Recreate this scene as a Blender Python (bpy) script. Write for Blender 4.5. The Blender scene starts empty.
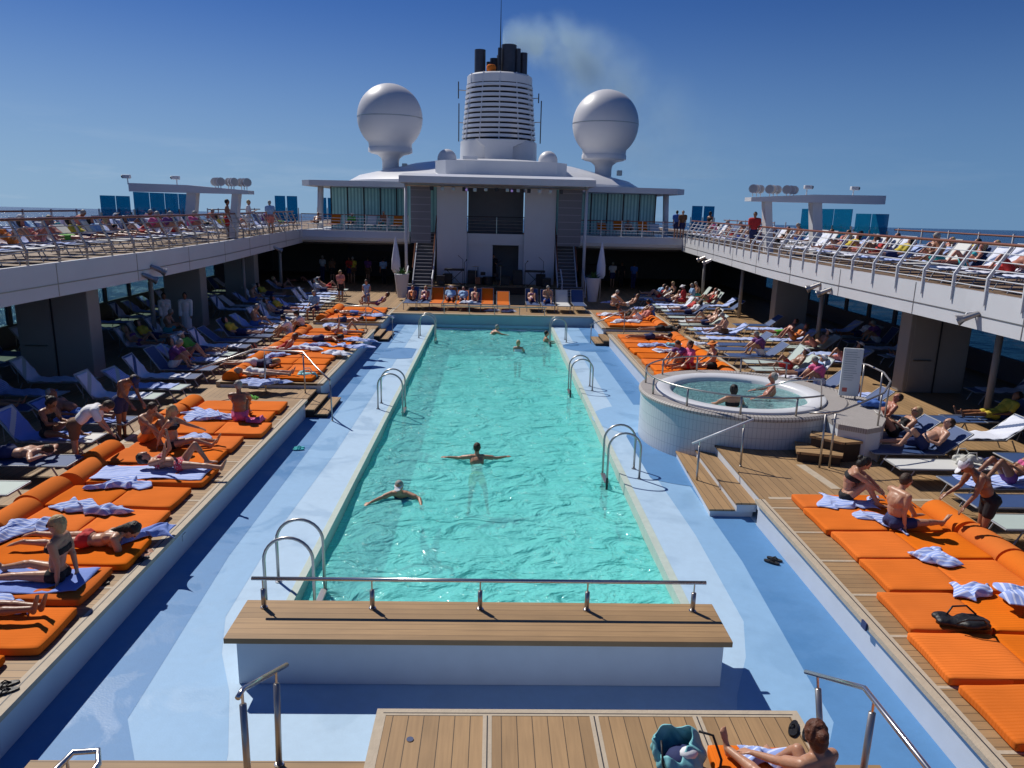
import bpy, bmesh, math, random
import numpy as np
from mathutils import Vector, Matrix
random.seed(11)
R = math.radians
S = bpy.context.scene
COL = S.collection
# ------------------------------------------------------------------ camera numbers (measured from the place)
F_PX, PITCH, YAW, ROLL, CAM_Z = 745.0, R(13.32), R(1.651), R(1.371), 5.0
_F = np.array([math.sin(YAW)*math.cos(PITCH), math.cos(YAW)*math.cos(PITCH), -math.sin(PITCH)])
_R = np.cross(_F, [0, 0, 1]); _R /= np.linalg.norm(_R); _U = np.cross(_R, _F)
_R, _U = math.cos(ROLL)*_R + math.sin(ROLL)*_U, -math.sin(ROLL)*_R + math.cos(ROLL)*_U
def _ray(x, y): return _F + _R*(x-512)/F_PX + _U*(384-y)/F_PX
def G(x, y, z=0.0):
    d = _ray(x, y); t = (z-CAM_Z)/d[2]; return Vector((d[0]*t, d[1]*t, z))
def V(x, y, Y):
    d = _ray(x, y); t = Y/d[1]; return Vector((d[0]*t, Y, CAM_Z+d[2]*t))
# ------------------------------------------------------------------ materials
MATS = {}
def srgb(r, g, b):
    f = lambda c: (c/255/12.92) if c <= 10 else ((c/255+.055)/1.055)**2.4
    return (f(r), f(g), f(b))
def mat(name, col, rough=.6, metal=0., var=.12, scale=3., bump=0., bscale=40., spec=.4, sub=0., rnd=0.):
    if name in MATS: return MATS[name]
    m = bpy.data.materials.new(name); m.use_nodes = True
    nt = m.node_tree; b = nt.nodes['Principled BSDF']
    b.inputs['Roughness'].default_value = rough; b.inputs['Metallic'].default_value = metal
    b.inputs['Specular IOR Level'].default_value = spec
    if sub: b.inputs['Subsurface Weight'].default_value = sub; b.inputs['Subsurface Radius'].default_value = (.02, .008, .004)
    tc = nt.nodes.new('ShaderNodeTexCoord')
    n = nt.nodes.new('ShaderNodeTexNoise'); n.inputs['Scale'].default_value = scale; n.inputs['Detail'].default_value = 5
    nt.links.new(tc.outputs['Object'], n.inputs['Vector'])
    mx = nt.nodes.new('ShaderNodeMix'); mx.data_type = 'RGBA'
    mx.inputs[6].default_value = (*[max(0, c*(1-var)) for c in col], 1)
    mx.inputs[7].default_value = (*[min(1, c*(1+var)) for c in col], 1)
    nt.links.new(n.outputs['Fac'], mx.inputs[0]); nt.links.new(mx.outputs[2], b.inputs['Base Color'])
    if rnd:   # every separate object its own slightly different shade (fading, washing)
        oi = nt.nodes.new('ShaderNodeObjectInfo'); hv = nt.nodes.new('ShaderNodeHueSaturation'); nt.links.new(mx.outputs[2], hv.inputs['Color'])
        nt.links.new(M_(nt, 'ADD', M_(nt, 'MULTIPLY', oi.outputs['Random'], 2*rnd), 1-rnd), hv.inputs['Value']); nt.links.new(M_(nt, 'ADD', M_(nt, 'MULTIPLY', M_(nt, 'FRACT', M_(nt, 'MULTIPLY', oi.outputs['Random'], 7.3)), .04), .97), hv.inputs['Saturation'])
        nt.links.new(hv.outputs[0], b.inputs['Base Color'])
    if bump:
        n2 = nt.nodes.new('ShaderNodeTexNoise'); n2.inputs['Scale'].default_value = bscale; n2.inputs['Detail'].default_value = 3
        nt.links.new(tc.outputs['Object'], n2.inputs['Vector'])
        bp = nt.nodes.new('ShaderNodeBump'); bp.inputs['Strength'].default_value = bump; bp.inputs['Distance'].default_value = .02
        nt.links.new(n2.outputs['Fac'], bp.inputs['Height']); nt.links.new(bp.outputs[0], b.inputs['Normal'])
    MATS[name] = m; return m
def M_(nt, op, a, b=None, c=None):
    n = nt.nodes.new('ShaderNodeMath'); n.operation = op
    for i, v in enumerate((a, b, c)):
        if v is None: continue
        if isinstance(v, (int, float)): n.inputs[i].default_value = v
        else: nt.links.new(v, n.inputs[i])
    return n.outputs[0]
def stripes(name, col, col2, axis, pitch, width, rough=.6, var=.15, var_scale=2., soft=False, bumpy=0., panel=0., rnd=0.):
    """boards or woven stripes running across `axis` of the object's own coordinates"""
    if name in MATS: return MATS[name]
    m = mat(name, col, rough, var=var, scale=var_scale, rnd=rnd)
    nt = m.node_tree; b = nt.nodes['Principled BSDF']
    tc = nt.nodes.new('ShaderNodeTexCoord'); sp = nt.nodes.new('ShaderNodeSeparateXYZ')
    nt.links.new(tc.outputs['Object'], sp.inputs[0])
    o = sp.outputs['XYZ'.index(axis)]
    fr = M_(nt, 'FRACT', M_(nt, 'DIVIDE', M_(nt, 'ADD', o, 1000*pitch), pitch))
    ln = M_(nt, 'LESS_THAN', fr, width)
    src = b.inputs['Base Color'].links[0].from_socket
    # every board its own tint
    wn = nt.nodes.new('ShaderNodeTexWhiteNoise'); wn.noise_dimensions = '1D'
    nt.links.new(M_(nt, 'FLOOR', M_(nt, 'DIVIDE', M_(nt, 'ADD', o, 1000*pitch), pitch)), wn.inputs['W'])
    hs = nt.nodes.new('ShaderNodeHueSaturation'); nt.links.new(src, hs.inputs['Color'])
    nt.links.new(M_(nt, 'ADD', M_(nt, 'MULTIPLY', wn.outputs['Value'], .28 if not soft else .02), .86 if not soft else .99), hs.inputs['Value'])
    # long grain / wear
    mp = nt.nodes.new('ShaderNodeMapping'); nt.links.new(tc.outputs['Object'], mp.inputs[0])
    sc = [1.2, 1.2, 1.2]; sc['XYZ'.index(axis)] = 22; mp.inputs['Scale'].default_value = sc
    gn = nt.nodes.new('ShaderNodeTexNoise'); gn.inputs['Scale'].default_value = 1.6; gn.inputs['Detail'].default_value = 6
    nt.links.new(mp.outputs[0], gn.inputs['Vector'])
    hs2 = nt.nodes.new('ShaderNodeHueSaturation'); nt.links.new(hs.outputs[0], hs2.inputs['Color'])
    nt.links.new(M_(nt, 'ADD', M_(nt, 'MULTIPLY', gn.outputs['Fac'], .5 if not soft else .15), .75 if not soft else .92), hs2.inputs['Value'])
    mx = nt.nodes.new('ShaderNodeMix'); mx.data_type = 'RGBA'
    nt.links.new(ln, mx.inputs[0]); nt.links.new(hs2.outputs[0], mx.inputs[6]); mx.inputs[7].default_value = (*col2, 1)
    nt.links.new(mx.outputs[2], b.inputs['Base Color'])
    if bumpy:
        bp = nt.nodes.new('ShaderNodeBump'); bp.inputs['Strength'].default_value = bumpy; bp.inputs['Distance'].default_value = .02
        nt.links.new(M_(nt, 'SINE', M_(nt, 'MULTIPLY', o, 2*math.pi/pitch)), bp.inputs['Height']); nt.links.new(bp.outputs[0], b.inputs['Normal'])
    return m
TEAK = srgb(172, 124, 74)
m_teakx = stripes('teak_boards', (.33, .205, .098), (.07, .045, .025), 'Y', .125, .07, .62)     # boards run along X
m_teaky = stripes('teak_boards_fore_aft', (.33, .205, .098), (.07, .045, .025), 'X', .155, .055, .62)
m_pale = mat('weathered_teak_margin', (.47, .39, .29), .7, var=.18, scale=9, bump=.2)
m_teak = mat('plain_teak', (.33, .205, .10), .6, var=.2, scale=6)
m_white = mat('white_paint', (.64, .65, .68), .36, var=.09, scale=.9, bump=.05, bscale=2.5)
m_wface = mat('scuffed_white_paint', (.58, .62, .68), .42, var=.10, scale=2.5)
m_steel = mat('polished_steel', (.60, .58, .56), .22, metal=.95, var=.05)
m_satin = mat('satin_steel', (.42, .40, .38), .34, metal=.85, var=.08)
m_dark = mat('dark_metal', (.03, .03, .035), .5, var=.2)
m_frame = mat('grey_aluminium', (.36, .37, .39), .42, metal=.6, var=.08)
m_orange = stripes('orange_canvas', (.68, .15, .011), (.62, .132, .009), 'Y', .05, .12, .95, var=.10, soft=True, bumpy=.04, rnd=.14)
m_orange.node_tree.nodes['Principled BSDF'].inputs['Specular IOR Level'].default_value = .12
m_orange2 = mat('orange_cotton', (.68, .16, .014), .95, var=.08, bump=.15, rnd=.12, spec=.12)
m_towel = stripes('blue_striped_towel', (.28, .38, .74), (.60, .66, .86), 'Y', .07, .33, .9, var=.08, soft=True, rnd=.12)
m_towelw = mat('white_towel', (.68, .71, .82), .9, var=.06, bump=.3)
m_towelb = mat('plain_blue_towel', (.20, .29, .66), .9, var=.08, bump=.3)
m_wood = mat('varnished_handrail_wood', (.20, .07, .035), .35, var=.2, scale=8)
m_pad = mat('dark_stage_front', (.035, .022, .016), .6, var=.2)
m_glassb = None
# ------------------------------------------------------------------ mesh builder
class MB:
    def __init__(s): s.v = []; s.f = []; s.m = []
    def add(s, vs, fs, mi=0):
        o = len(s.v); s.v += [tuple(v) for v in vs]; s.f += [tuple(i+o for i in f) for f in fs]; s.m += [mi]*len(fs); return s
    def box(s, x0, x1, y0, y1, z0, z1, mi=0, M=None):
        vs = [Vector(p) for p in ((x0,y0,z0),(x1,y0,z0),(x1,y1,z0),(x0,y1,z0),(x0,y0,z1),(x1,y0,z1),(x1,y1,z1),(x0,y1,z1))]
        if M: vs = [M @ p for p in vs]
        return s.add(vs, [(3,2,1,0),(4,5,6,7),(0,1,5,4),(1,2,6,5),(2,3,7,6),(3,0,4,7)], mi)
    def rbox(s, x0, x1, y0, y1, z0, z1, r, mi=0, M=None, seg=2):
        bm = bmesh.new(); bmesh.ops.create_cube(bm, size=1)
        for v in bm.verts: v.co = Vector(((x0+x1)/2+v.co.x*(x1-x0), (y0+y1)/2+v.co.y*(y1-y0), (z0+z1)/2+v.co.z*(z1-z0)))
        bmesh.ops.bevel(bm, geom=bm.edges[:], offset=r, segments=seg, affect='EDGES', profile=.6)
        bm.verts.index_update(); vs = [M @ v.co if M else v.co.copy() for v in bm.verts]; fs = [[v.index for v in f.verts] for f in bm.faces]; bm.free()
        return s.add(vs, fs, mi)
    def pad(s, x0, x1, y0, y1, z0, z1, r, seed=0, amp=.010):
        bm = bmesh.new(); bmesh.ops.create_cube(bm, size=1); bmesh.ops.subdivide_edges(bm, edges=bm.edges[:], cuts=13, use_grid_fill=True); rd = random.Random(seed); ph = [rd.uniform(0, 6.3) for _ in range(6)]
        hx, hy, hz = (x1-x0)/2, (y1-y0)/2, (z1-z0)/2
        for v in bm.verts:
            p = Vector((math.copysign(abs(2*v.co.x)**.8, v.co.x)*hx, math.copysign(abs(2*v.co.y)**.8, v.co.y)*hy, v.co.z*2*hz)); c = Vector((max(-hx+r, min(hx-r, p.x)), max(-hy+r, min(hy-r, p.y)), max(-hz+r, min(hz-r, p.z)))); d = p-c
            if d.length > 1e-6: p = c+d.normalized()*min(r, d.length) if d.length > r else p
            if v.co.z > 0:
                e = min(1, 4*(1-abs(p.x)/hx), 4*(1-abs(p.y)/hy)); p.z += e*amp*(math.sin(5*p.x+ph[0])*math.sin(6*p.y+ph[1])+.6*math.sin(11*p.x+4*p.y+ph[2]))
            p.x += .008*math.sin(6*p.y+ph[3]); p.y += .008*math.sin(5*p.x+ph[4]); v.co = p+Vector(((x0+x1)/2, (y0+y1)/2, (z0+z1)/2))
        bm.verts.index_update(); vs = [v.co.copy() for v in bm.verts]; fs = [[v.index for v in f.verts] for f in bm.faces]; bm.free()
        return s.add(vs, fs)
    def prism(s, poly, a0, a1, axis='Z', mi=0, M=None):
        n = len(poly)
        def P(p, h):
            q = {'Z': (p[0], p[1], h), 'Y': (p[0], h, p[1]), 'X': (h, p[0], p[1])}[axis]
            return M @ Vector(q) if M else Vector(q)
        vs = [P(p, a0) for p in poly] + [P(p, a1) for p in poly]
        return s.add(vs, [tuple(range(n))[::-1], tuple(range(n, 2*n))] + [(i, (i+1) % n, n+(i+1) % n, n+i) for i in range(n)], mi)
    def tube(s, pts, r, n=8, mi=0, closed=False, caps=True):
        pts = [Vector(p) for p in pts]; rings = []; k = len(pts); up = None
        for i, p in enumerate(pts):
            a = pts[(i-1) % k] if (closed or i > 0) else p; b = pts[(i+1) % k] if (closed or i < k-1) else p
            t = (b-a).normalized() if (b-a).length > 1e-9 else Vector((0, 0, 1))
            if up is None: up = Vector((0, 0, 1)) if abs(t.z) < .9 else Vector((1, 0, 0))
            x = t.cross(up).normalized(); y = x.cross(t); up = y
            rr = r[i] if isinstance(r, (list, tuple)) else r
            rings.append([p + x*math.cos(2*math.pi*j/n)*rr + y*math.sin(2*math.pi*j/n)*rr for j in range(n)])
        vs = [q for g in rings for q in g]; fs = []
        for i in range(k if closed else k-1):
            for j in range(n):
                a, b = i*n+j, i*n+(j+1) % n; c, d = ((i+1) % k)*n+(j+1) % n, ((i+1) % k)*n+j
                fs.append((a, b, c, d))
        if caps and not closed: fs += [tuple(range(n))[::-1], tuple(range((k-1)*n, k*n))]
        return s.add(vs, fs, mi)
    def lathe(s, prof, n=24, c=(0, 0, 0), mi=0, a0=0., a1=360., caps=False):
        vs = []; full = abs(a1-a0-360) < 1e-6; m = n if full else n+1
        for (r, z) in prof:
            for j in range(m):
                a = R(a0+(a1-a0)*j/n); vs.append((c[0]+r*math.cos(a), c[1]+r*math.sin(a), c[2]+z))
        fs = []
        for i in range(len(prof)-1):
            for j in range(n):
                fs.append((i*m+j, i*m+(j+1) % m, (i+1)*m+(j+1) % m, (i+1)*m+j))
        if caps: fs += [tuple(range(m))[::-1], tuple(range((len(prof)-1)*m, len(prof)*m))]
        return s.add(vs, fs, mi)
    def ball(s, c, r, n=16, mi=0, M=None):
        rr = r if isinstance(r, (tuple, list)) else (r, r, r); h = n//2; vs = []; fs = []
        for i in range(h+1):
            for j in range(n):
                t, p = math.pi*i/h, 2*math.pi*j/n
                q = Vector((rr[0]*math.sin(t)*math.cos(p), rr[1]*math.sin(t)*math.sin(p), rr[2]*math.cos(t)))
                vs.append((M @ q if M else q)+Vector(c))
        for i in range(h):
            for j in range(n): fs.append((i*n+j, (i+1)*n+j, (i+1)*n+(j+1) % n, i*n+(j+1) % n))
        return s.add(vs, fs, mi)
    def grid(s, fn, nu, nv, mi=0, close_u=False):
        vs = [fn(i/(nu-1), j/(nv-1)) for i in range(nu) for j in range(nv)]
        return s.add(vs, [(i*nv+j, (i+1)*nv+j, (i+1)*nv+j+1, i*nv+j+1) for i in range(nu-1) for j in range(nv-1)], mi)
    def build(s, name, mats, parent=None, smooth=False, weld=False, auto=None):
        me = bpy.data.meshes.new(name); me.from_pydata(s.v, [], s.f)
        mats = mats if isinstance(mats, (list, tuple)) else [mats]
        for m in mats: me.materials.append(m)
        me.polygons.foreach_set('material_index', s.m)
        bm = bmesh.new(); bm.from_mesh(me)
        bmesh.ops.remove_doubles(bm, verts=bm.verts[:], dist=1e-5)
        bmesh.ops.recalc_face_normals(bm, faces=bm.faces[:])
        bm.to_mesh(me); bm.free()
        if smooth: me.polygons.foreach_set('use_smooth', [True]*len(me.polygons))
        if auto is not None:
            me.polygons.foreach_set('use_smooth', [True]*len(me.polygons)); me.set_sharp_from_angle(angle=R(auto))
        o = bpy.data.objects.new(name, me); COL.objects.link(o)
        if parent is not None: o.parent = parent
        return o
# ------------------------------------------------------------------ things
def tag(o, label=None, cat=None, group=None, kind=None):
    if label: o['label'] = label
    if cat: o['category'] = cat
    if group: o['group'] = group
    if kind: o['kind'] = kind
    return o
def thing(name, label, cat, loc=(0, 0, 0), rz=0., group=None):
    o = bpy.data.objects.new(name, None); COL.objects.link(o); o.empty_display_size = .2
    o.location = loc; o.rotation_euler = (0, 0, rz); return tag(o, label, cat, group)
def struct(mb, name, m, label=None, smooth=False, auto=None):
    return tag(mb.build(name, m, smooth=smooth, auto=auto), label, None, None, 'structure')
def dup(root, loc, rz, label=None, group=None, swap=None):
    def cp(o, parent):
        c = o.copy(); COL.objects.link(c)
        if parent is not None: c.parent = parent
        if swap and o.type == 'MESH':
            for i, sl in enumerate(c.material_slots):
                if sl.material and sl.material.name in swap:
                    nm_ = swap[sl.material.name]; sl.link = 'OBJECT'; sl.material = nm_
        for ch in list(kids.get(o.name, [])): cp(ch, c)
        return c
    kids = {}
    def walk(o):
        kids[o.name] = list(o.children)
        for ch in kids[o.name]: walk(ch)
    walk(root)
    r = cp(root, None); r.location = loc; r.rotation_euler = (0, 0, rz)
    if label: r['label'] = label
    if group: r['group'] = group
    return r
def arc(c, r, a0, a1, n, plane='XZ', z=0.):
    out = []
    for i in range(n+1):
        a = R(a0+(a1-a0)*i/n)
        if plane == 'XZ': out.append((c[0]+r*math.cos(a), c[1], c[2]+r*math.sin(a)))
        else: out.append((c[0]+r*math.cos(a), c[1]+r*math.sin(a), c[2]))
    return out
# ================================================================== sun, sky, camera
SUN_D = Vector((-.61, .68, 1.0)).normalized()          # towards the sun
el = math.asin(SUN_D.z); az = math.atan2(SUN_D.x, SUN_D.y)   # clockwise from +Y
W = bpy.data.worlds.new('World'); S.world = W; W.use_nodes = True
nt = W.node_tree; bg = nt.nodes['Background']
sky = nt.nodes.new('ShaderNodeTexSky'); sky.sky_type = 'NISHITA'; sky.sun_disc = False
sky.sun_elevation = el; sky.sun_rotation = az; sky.altitude = 10; sky.air_density = 1.0; sky.dust_density = .1; sky.ozone_density = 1.6
tc = nt.nodes.new('ShaderNodeTexCoord'); mp = nt.nodes.new('ShaderNodeMapping'); mp.vector_type = 'POINT'
mp.inputs['Rotation'].default_value = (R(1.3), 0, 0)   # the ship is trimmed: the true horizon sits a little below her deck plane
nt.links.new(tc.outputs['Generated'], mp.inputs[0]); nt.links.new(mp.outputs[0], sky.inputs[0])
# thin low clouds over the horizon
mp2 = nt.nodes.new('ShaderNodeMapping'); mp2.inputs['Scale'].default_value = (5, 5, 34); nt.links.new(mp.outputs[0], mp2.inputs[0])
cn = nt.nodes.new('ShaderNodeTexNoise'); cn.inputs['Scale'].default_value = 1.5; cn.inputs['Detail'].default_value = 8; cn.inputs['Roughness'].default_value = .6
nt.links.new(mp2.outputs[0], cn.inputs['Vector'])
sp = nt.nodes.new('ShaderNodeSeparateXYZ'); nt.links.new(mp.outputs[0], sp.inputs[0])
mr = nt.nodes.new('ShaderNodeMapRange'); nt.links.new(cn.outputs['Fac'], mr.inputs[0]); mr.inputs[1].default_value = .52; mr.inputs[2].default_value = .78
m2 = nt.nodes.new('ShaderNodeMapRange'); nt.links.new(sp.outputs['Z'], m2.inputs[0]); m2.inputs[1].default_value = .13; m2.inputs[2].default_value = .02
m3 = nt.nodes.new('ShaderNodeMapRange'); nt.links.new(sp.outputs['X'], m3.inputs[0]); m3.inputs[1].default_value = .3; m3.inputs[2].default_value = -.5; m3.inputs[3].default_value = .25
cf = M_(nt, 'MULTIPLY', M_(nt, 'MULTIPLY', mr.outputs[0], m2.outputs[0]), M_(nt, 'MULTIPLY', m3.outputs[0], .32))
mx = nt.nodes.new('ShaderNodeMix'); mx.data_type = 'RGBA'; nt.links.new(cf, mx.inputs[0]); nt.links.new(sky.outputs[0], mx.inputs[6]); mx.inputs[7].default_value = (12, 14, 16.5, 1)
tn = nt.nodes.new('ShaderNodeMix'); tn.data_type = 'RGBA'; tn.blend_type = 'MULTIPLY'; tn.inputs[0].default_value = 1; tn.inputs[7].default_value = (.30, .60, 1.22, 1)
nt.links.new(sky.outputs[0], tn.inputs[6])
hz = nt.nodes.new('ShaderNodeMapRange'); hz.interpolation_type = 'SMOOTHSTEP'; nt.links.new(sp.outputs['Z'], hz.inputs[0]); hz.inputs[1].default_value = .30; hz.inputs[2].default_value = -.02; hz.inputs[3].default_value = 0; hz.inputs[4].default_value = .85
hx = nt.nodes.new('ShaderNodeMapRange'); nt.links.new(sp.outputs['X'], hx.inputs[0]); hx.inputs[1].default_value = .5; hx.inputs[2].default_value = -.6
hc = nt.nodes.new('ShaderNodeMix'); hc.data_type = 'RGBA'; nt.links.new(hx.outputs[0], hc.inputs[0]); hc.inputs[6].default_value = (3.3, 6.2, 10.6, 1); hc.inputs[7].default_value = (6.6, 10.0, 14.0, 1)
m4 = nt.nodes.new('ShaderNodeMix'); m4.data_type = 'RGBA'; nt.links.new(hz.outputs[0], m4.inputs[0]); nt.links.new(tn.outputs[2], m4.inputs[6]); nt.links.new(hc.outputs[2], m4.inputs[7])
nt.links.new(m4.outputs[2], mx.inputs[6]); nt.links.new(mx.outputs[2], bg.inputs['Color']); bg.inputs['Strength'].default_value = .046
sl = bpy.data.lights.new('sun', 'SUN'); sl.energy = 4.4; sl.angle = R(.53); sl.color = (1, .95, .87)
so = bpy.data.objects.new('sun', sl); COL.objects.link(so); so.rotation_euler = (-SUN_D).to_track_quat('-Z', 'Y').to_euler(); so.location = (-40, 40, 60)
cd = bpy.data.cameras.new('camera'); cam = bpy.data.objects.new('camera', cd); COL.objects.link(cam)
cd.sensor_width = 36; cd.lens = F_PX/1024*36; cd.clip_end = 90000; cd.clip_start = .1
cam.matrix_world = Matrix(((_R[0], _U[0], -_F[0], 0), (_R[1], _U[1], -_F[1], 0), (_R[2], _U[2], -_F[2], CAM_Z), (0, 0, 0, 1)))
S.camera = cam
S.view_settings.view_transform = 'Standard'; S.view_settings.look = 'None'; S.view_settings.gamma = 1; S.view_settings.exposure = 0
S.cycles.max_bounces = 6; S.cycles.transparent_max_bounces = 12; S.cycles.use_denoising = True; S.cycles.volume_step_rate = 2.0
S.cycles.caustics_reflective = False; S.cycles.caustics_refractive = False
# ================================================================== sea
m_sea = bpy.data.materials.new('sea_water'); m_sea.use_nodes = True; nt = m_sea.node_tree; b = nt.nodes['Principled BSDF']
b.inputs['Base Color'].default_value = (.006, .028, .075, 1); b.inputs['Roughness'].default_value = .22; b.inputs['Specular IOR Level'].default_value = .35
tc = nt.nodes.new('ShaderNodeTexCoord')
h = None
for scl, st in ((.05, 3.0), (.25, 1.0), (1.1, .28)):
    n = nt.nodes.new('ShaderNodeTexNoise'); n.inputs['Scale'].default_value = scl; n.inputs['Detail'].default_value = 4
    nt.links.new(tc.outputs['Object'], n.inputs['Vector'])
    v = M_(nt, 'MULTIPLY', n.outputs['Fac'], st); h = v if h is None else M_(nt, 'ADD', h, v)
bp = nt.nodes.new('ShaderNodeBump'); bp.inputs['Strength'].default_value = .9; bp.inputs['Distance'].default_value = 1.5
nt.links.new(h, bp.inputs['Height']); nt.links.new(bp.outputs[0], b.inputs['Normal'])
mb = MB(); mb.grid(lambda u, v: ((u-.5)*120000, (v-.5)*120000, 0), 9, 9)
sea = struct(mb, 'sea', m_sea, 'dark blue open sea stretching to the horizon')
sea.location = (0, 0, -24); sea.rotation_euler = (R(-.78), 0, 0)
# ================================================================== pool deck, basin, water
m_bl0 = mat('pool_deck_pale_blue', (.40, .56, .72), .5, var=.06, scale=1.4, bump=.06)
m_bl1 = mat('pool_deck_light_blue', (.245, .43, .65), .5, var=.06, scale=1.3, bump=.06)
m_bl2 = mat('pool_deck_mid_blue', (.088, .235, .47), .5, var=.07, scale=1.2, bump=.06)
PX0, PX1, PY0, PY1 = -2.74, 2.78, 9.4, 35.25          # pool opening
DX = 4.86
mb = MB()
for a in ((-DX, PX0-.11, 2, 35.3), (PX1+.13, 8.5, 2, 35.3), (PX0-.11, PX1+.13, 2, PY0-.16), (-DX, DX, 35.3, 35.32)):
    mb.box(a[0], a[1], a[2], a[3], -.62, -.5)
struct(mb, 'pool_deck', m_bl0, 'pale blue painted deck around the long pool')
for m_ in (m_bl0, m_bl1, m_bl2):   # worn, partly wet paint
    nt = m_.node_tree; b = nt.nodes['Principled BSDF']; tcn = nt.nodes.new('ShaderNodeTexCoord')
    n1 = nt.nodes.new('ShaderNodeTexNoise'); n1.inputs['Scale'].default_value = .9; n1.inputs['Detail'].default_value = 7; n1.inputs['Roughness'].default_value = .6; n1.inputs['Distortion'].default_value = .6; nt.links.new(tcn.outputs['Object'], n1.inputs['Vector'])
    rw = nt.nodes.new('ShaderNodeMapRange'); nt.links.new(n1.outputs['Fac'], rw.inputs[0]); rw.inputs[1].default_value = .52; rw.inputs[2].default_value = .60; rw.inputs[3].default_value = .6; rw.inputs[4].default_value = .38
    nt.links.new(rw.outputs[0], b.inputs['Roughness'])
    n2 = nt.nodes.new('ShaderNodeTexNoise'); n2.inputs['Scale'].default_value = 6; n2.inputs['Detail'].default_value = 9; n2.inputs['Roughness'].default_value = .7; nt.links.new(tcn.outputs['Object'], n2.inputs['Vector'])
    hv = nt.nodes.new('ShaderNodeHueSaturation'); nt.links.new(b.inputs['Base Color'].links[0].from_socket, hv.inputs['Color'])
    dk = nt.nodes.new('ShaderNodeMapRange'); nt.links.new(n1.outputs['Fac'], dk.inputs[0]); dk.inputs[1].default_value = .50; dk.inputs[2].default_value = .62; dk.inputs[3].default_value = 0; dk.inputs[4].default_value = -.05
    nt.links.new(M_(nt, 'ADD', M_(nt, 'ADD', M_(nt, 'MULTIPLY', n2.outputs['Fac'], .22), .92), dk.outputs[0]), hv.inputs['Value']); nt.links.new(hv.outputs[0], b.inputs['Base Color'])
# painted bands (sheets 4 mm up)
def sheet(poly, z, m, name):
    mb = MB(); mb.add([(p[0], p[1], z) for p in poly], [tuple(range(len(poly)))]); o = struct(mb, name, m)
    return o
def mirrorx(poly): return [(-x, y) for x, y in poly]
light = [(-DX, 35.2), (-DX, 2.2), (-2.35, 2.2)]
light += [(-2.45, 5.6), (-2.62, 6.6), (-2.95, 7.6), (-3.3, 8.35), (-3.55, 9.2), (-3.62, 12), (-3.5, 16)] + [(-3.45, 35.2)]
for f in (lambda p: p, mirrorx): sheet(f(light), -.498, m_bl1, 'painted_band')
mid = [(-DX, 35.2), (-DX, 2.2), (-3.1, 2.2), (-3.15, 5.2), (-3.4, 6.3), (-3.88, 7.12), (-3.95, 8.3), (-4.12, 11), (-4.15, 20), (-4.1, 35.2)]
for f in (lambda p: p, mirrorx): sheet(f(mid), -.496, m_bl2, 'painted_band')
def disc(cx, cy, r, z, m, x0=-9, x1=9):
    sheet([(min(x1, max(x0, cx+r*math.cos(i*math.pi/36))), cy+r*math.sin(i*math.pi/36)) for i in range(72)], z, m, 'painted_circle')
disc(4.3, 19.3, 1.55, -.494, m_bl1, x1=DX-.01); disc(4.75, 16.3, 2.05, -.492, m_bl2, x0=3.4, x1=8)
disc(-3.55, 28, 1.1, -.494, m_bl2, x0=-DX, x1=-2.95); disc(3.9, 30, 1.0, -.494, m_bl2, x1=DX-.01)
# coping and basin
m_cop = mat('pale_coping_stone', (.48, .56, .50), .6, var=.14, scale=7, bump=.2)
mb = MB()
for a in ((PX0-.11, PX0, PY0-.16, PY1), (PX1, PX1+.13, PY0-.16, PY1), (PX0, PX1, PY0-.16, PY0)):
    mb.box(a[0], a[1], a[2], a[3], -.75, -.485)
struct(mb, 'pool_coping', m_cop)
m_bas = mat('pool_basin_tiles', (.46, .84, .82), .35, var=.08, scale=2)
mb = MB(); D = -1.75
mb.add([(PX0, PY0, -.745), (PX0, PY1, -.745), (PX1, PY1, -.745), (PX1, PY0, -.745), (PX0, PY0, D), (PX0, PY1, D), (PX1, PY1, D), (PX1, PY0, D)],
       [(0, 1, 5, 4), (1, 2, 6, 5), (2, 3, 7, 6), (3, 0, 4, 7), (4, 5, 6, 7)])
struct(mb, 'pool_basin', m_bas)
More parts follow.
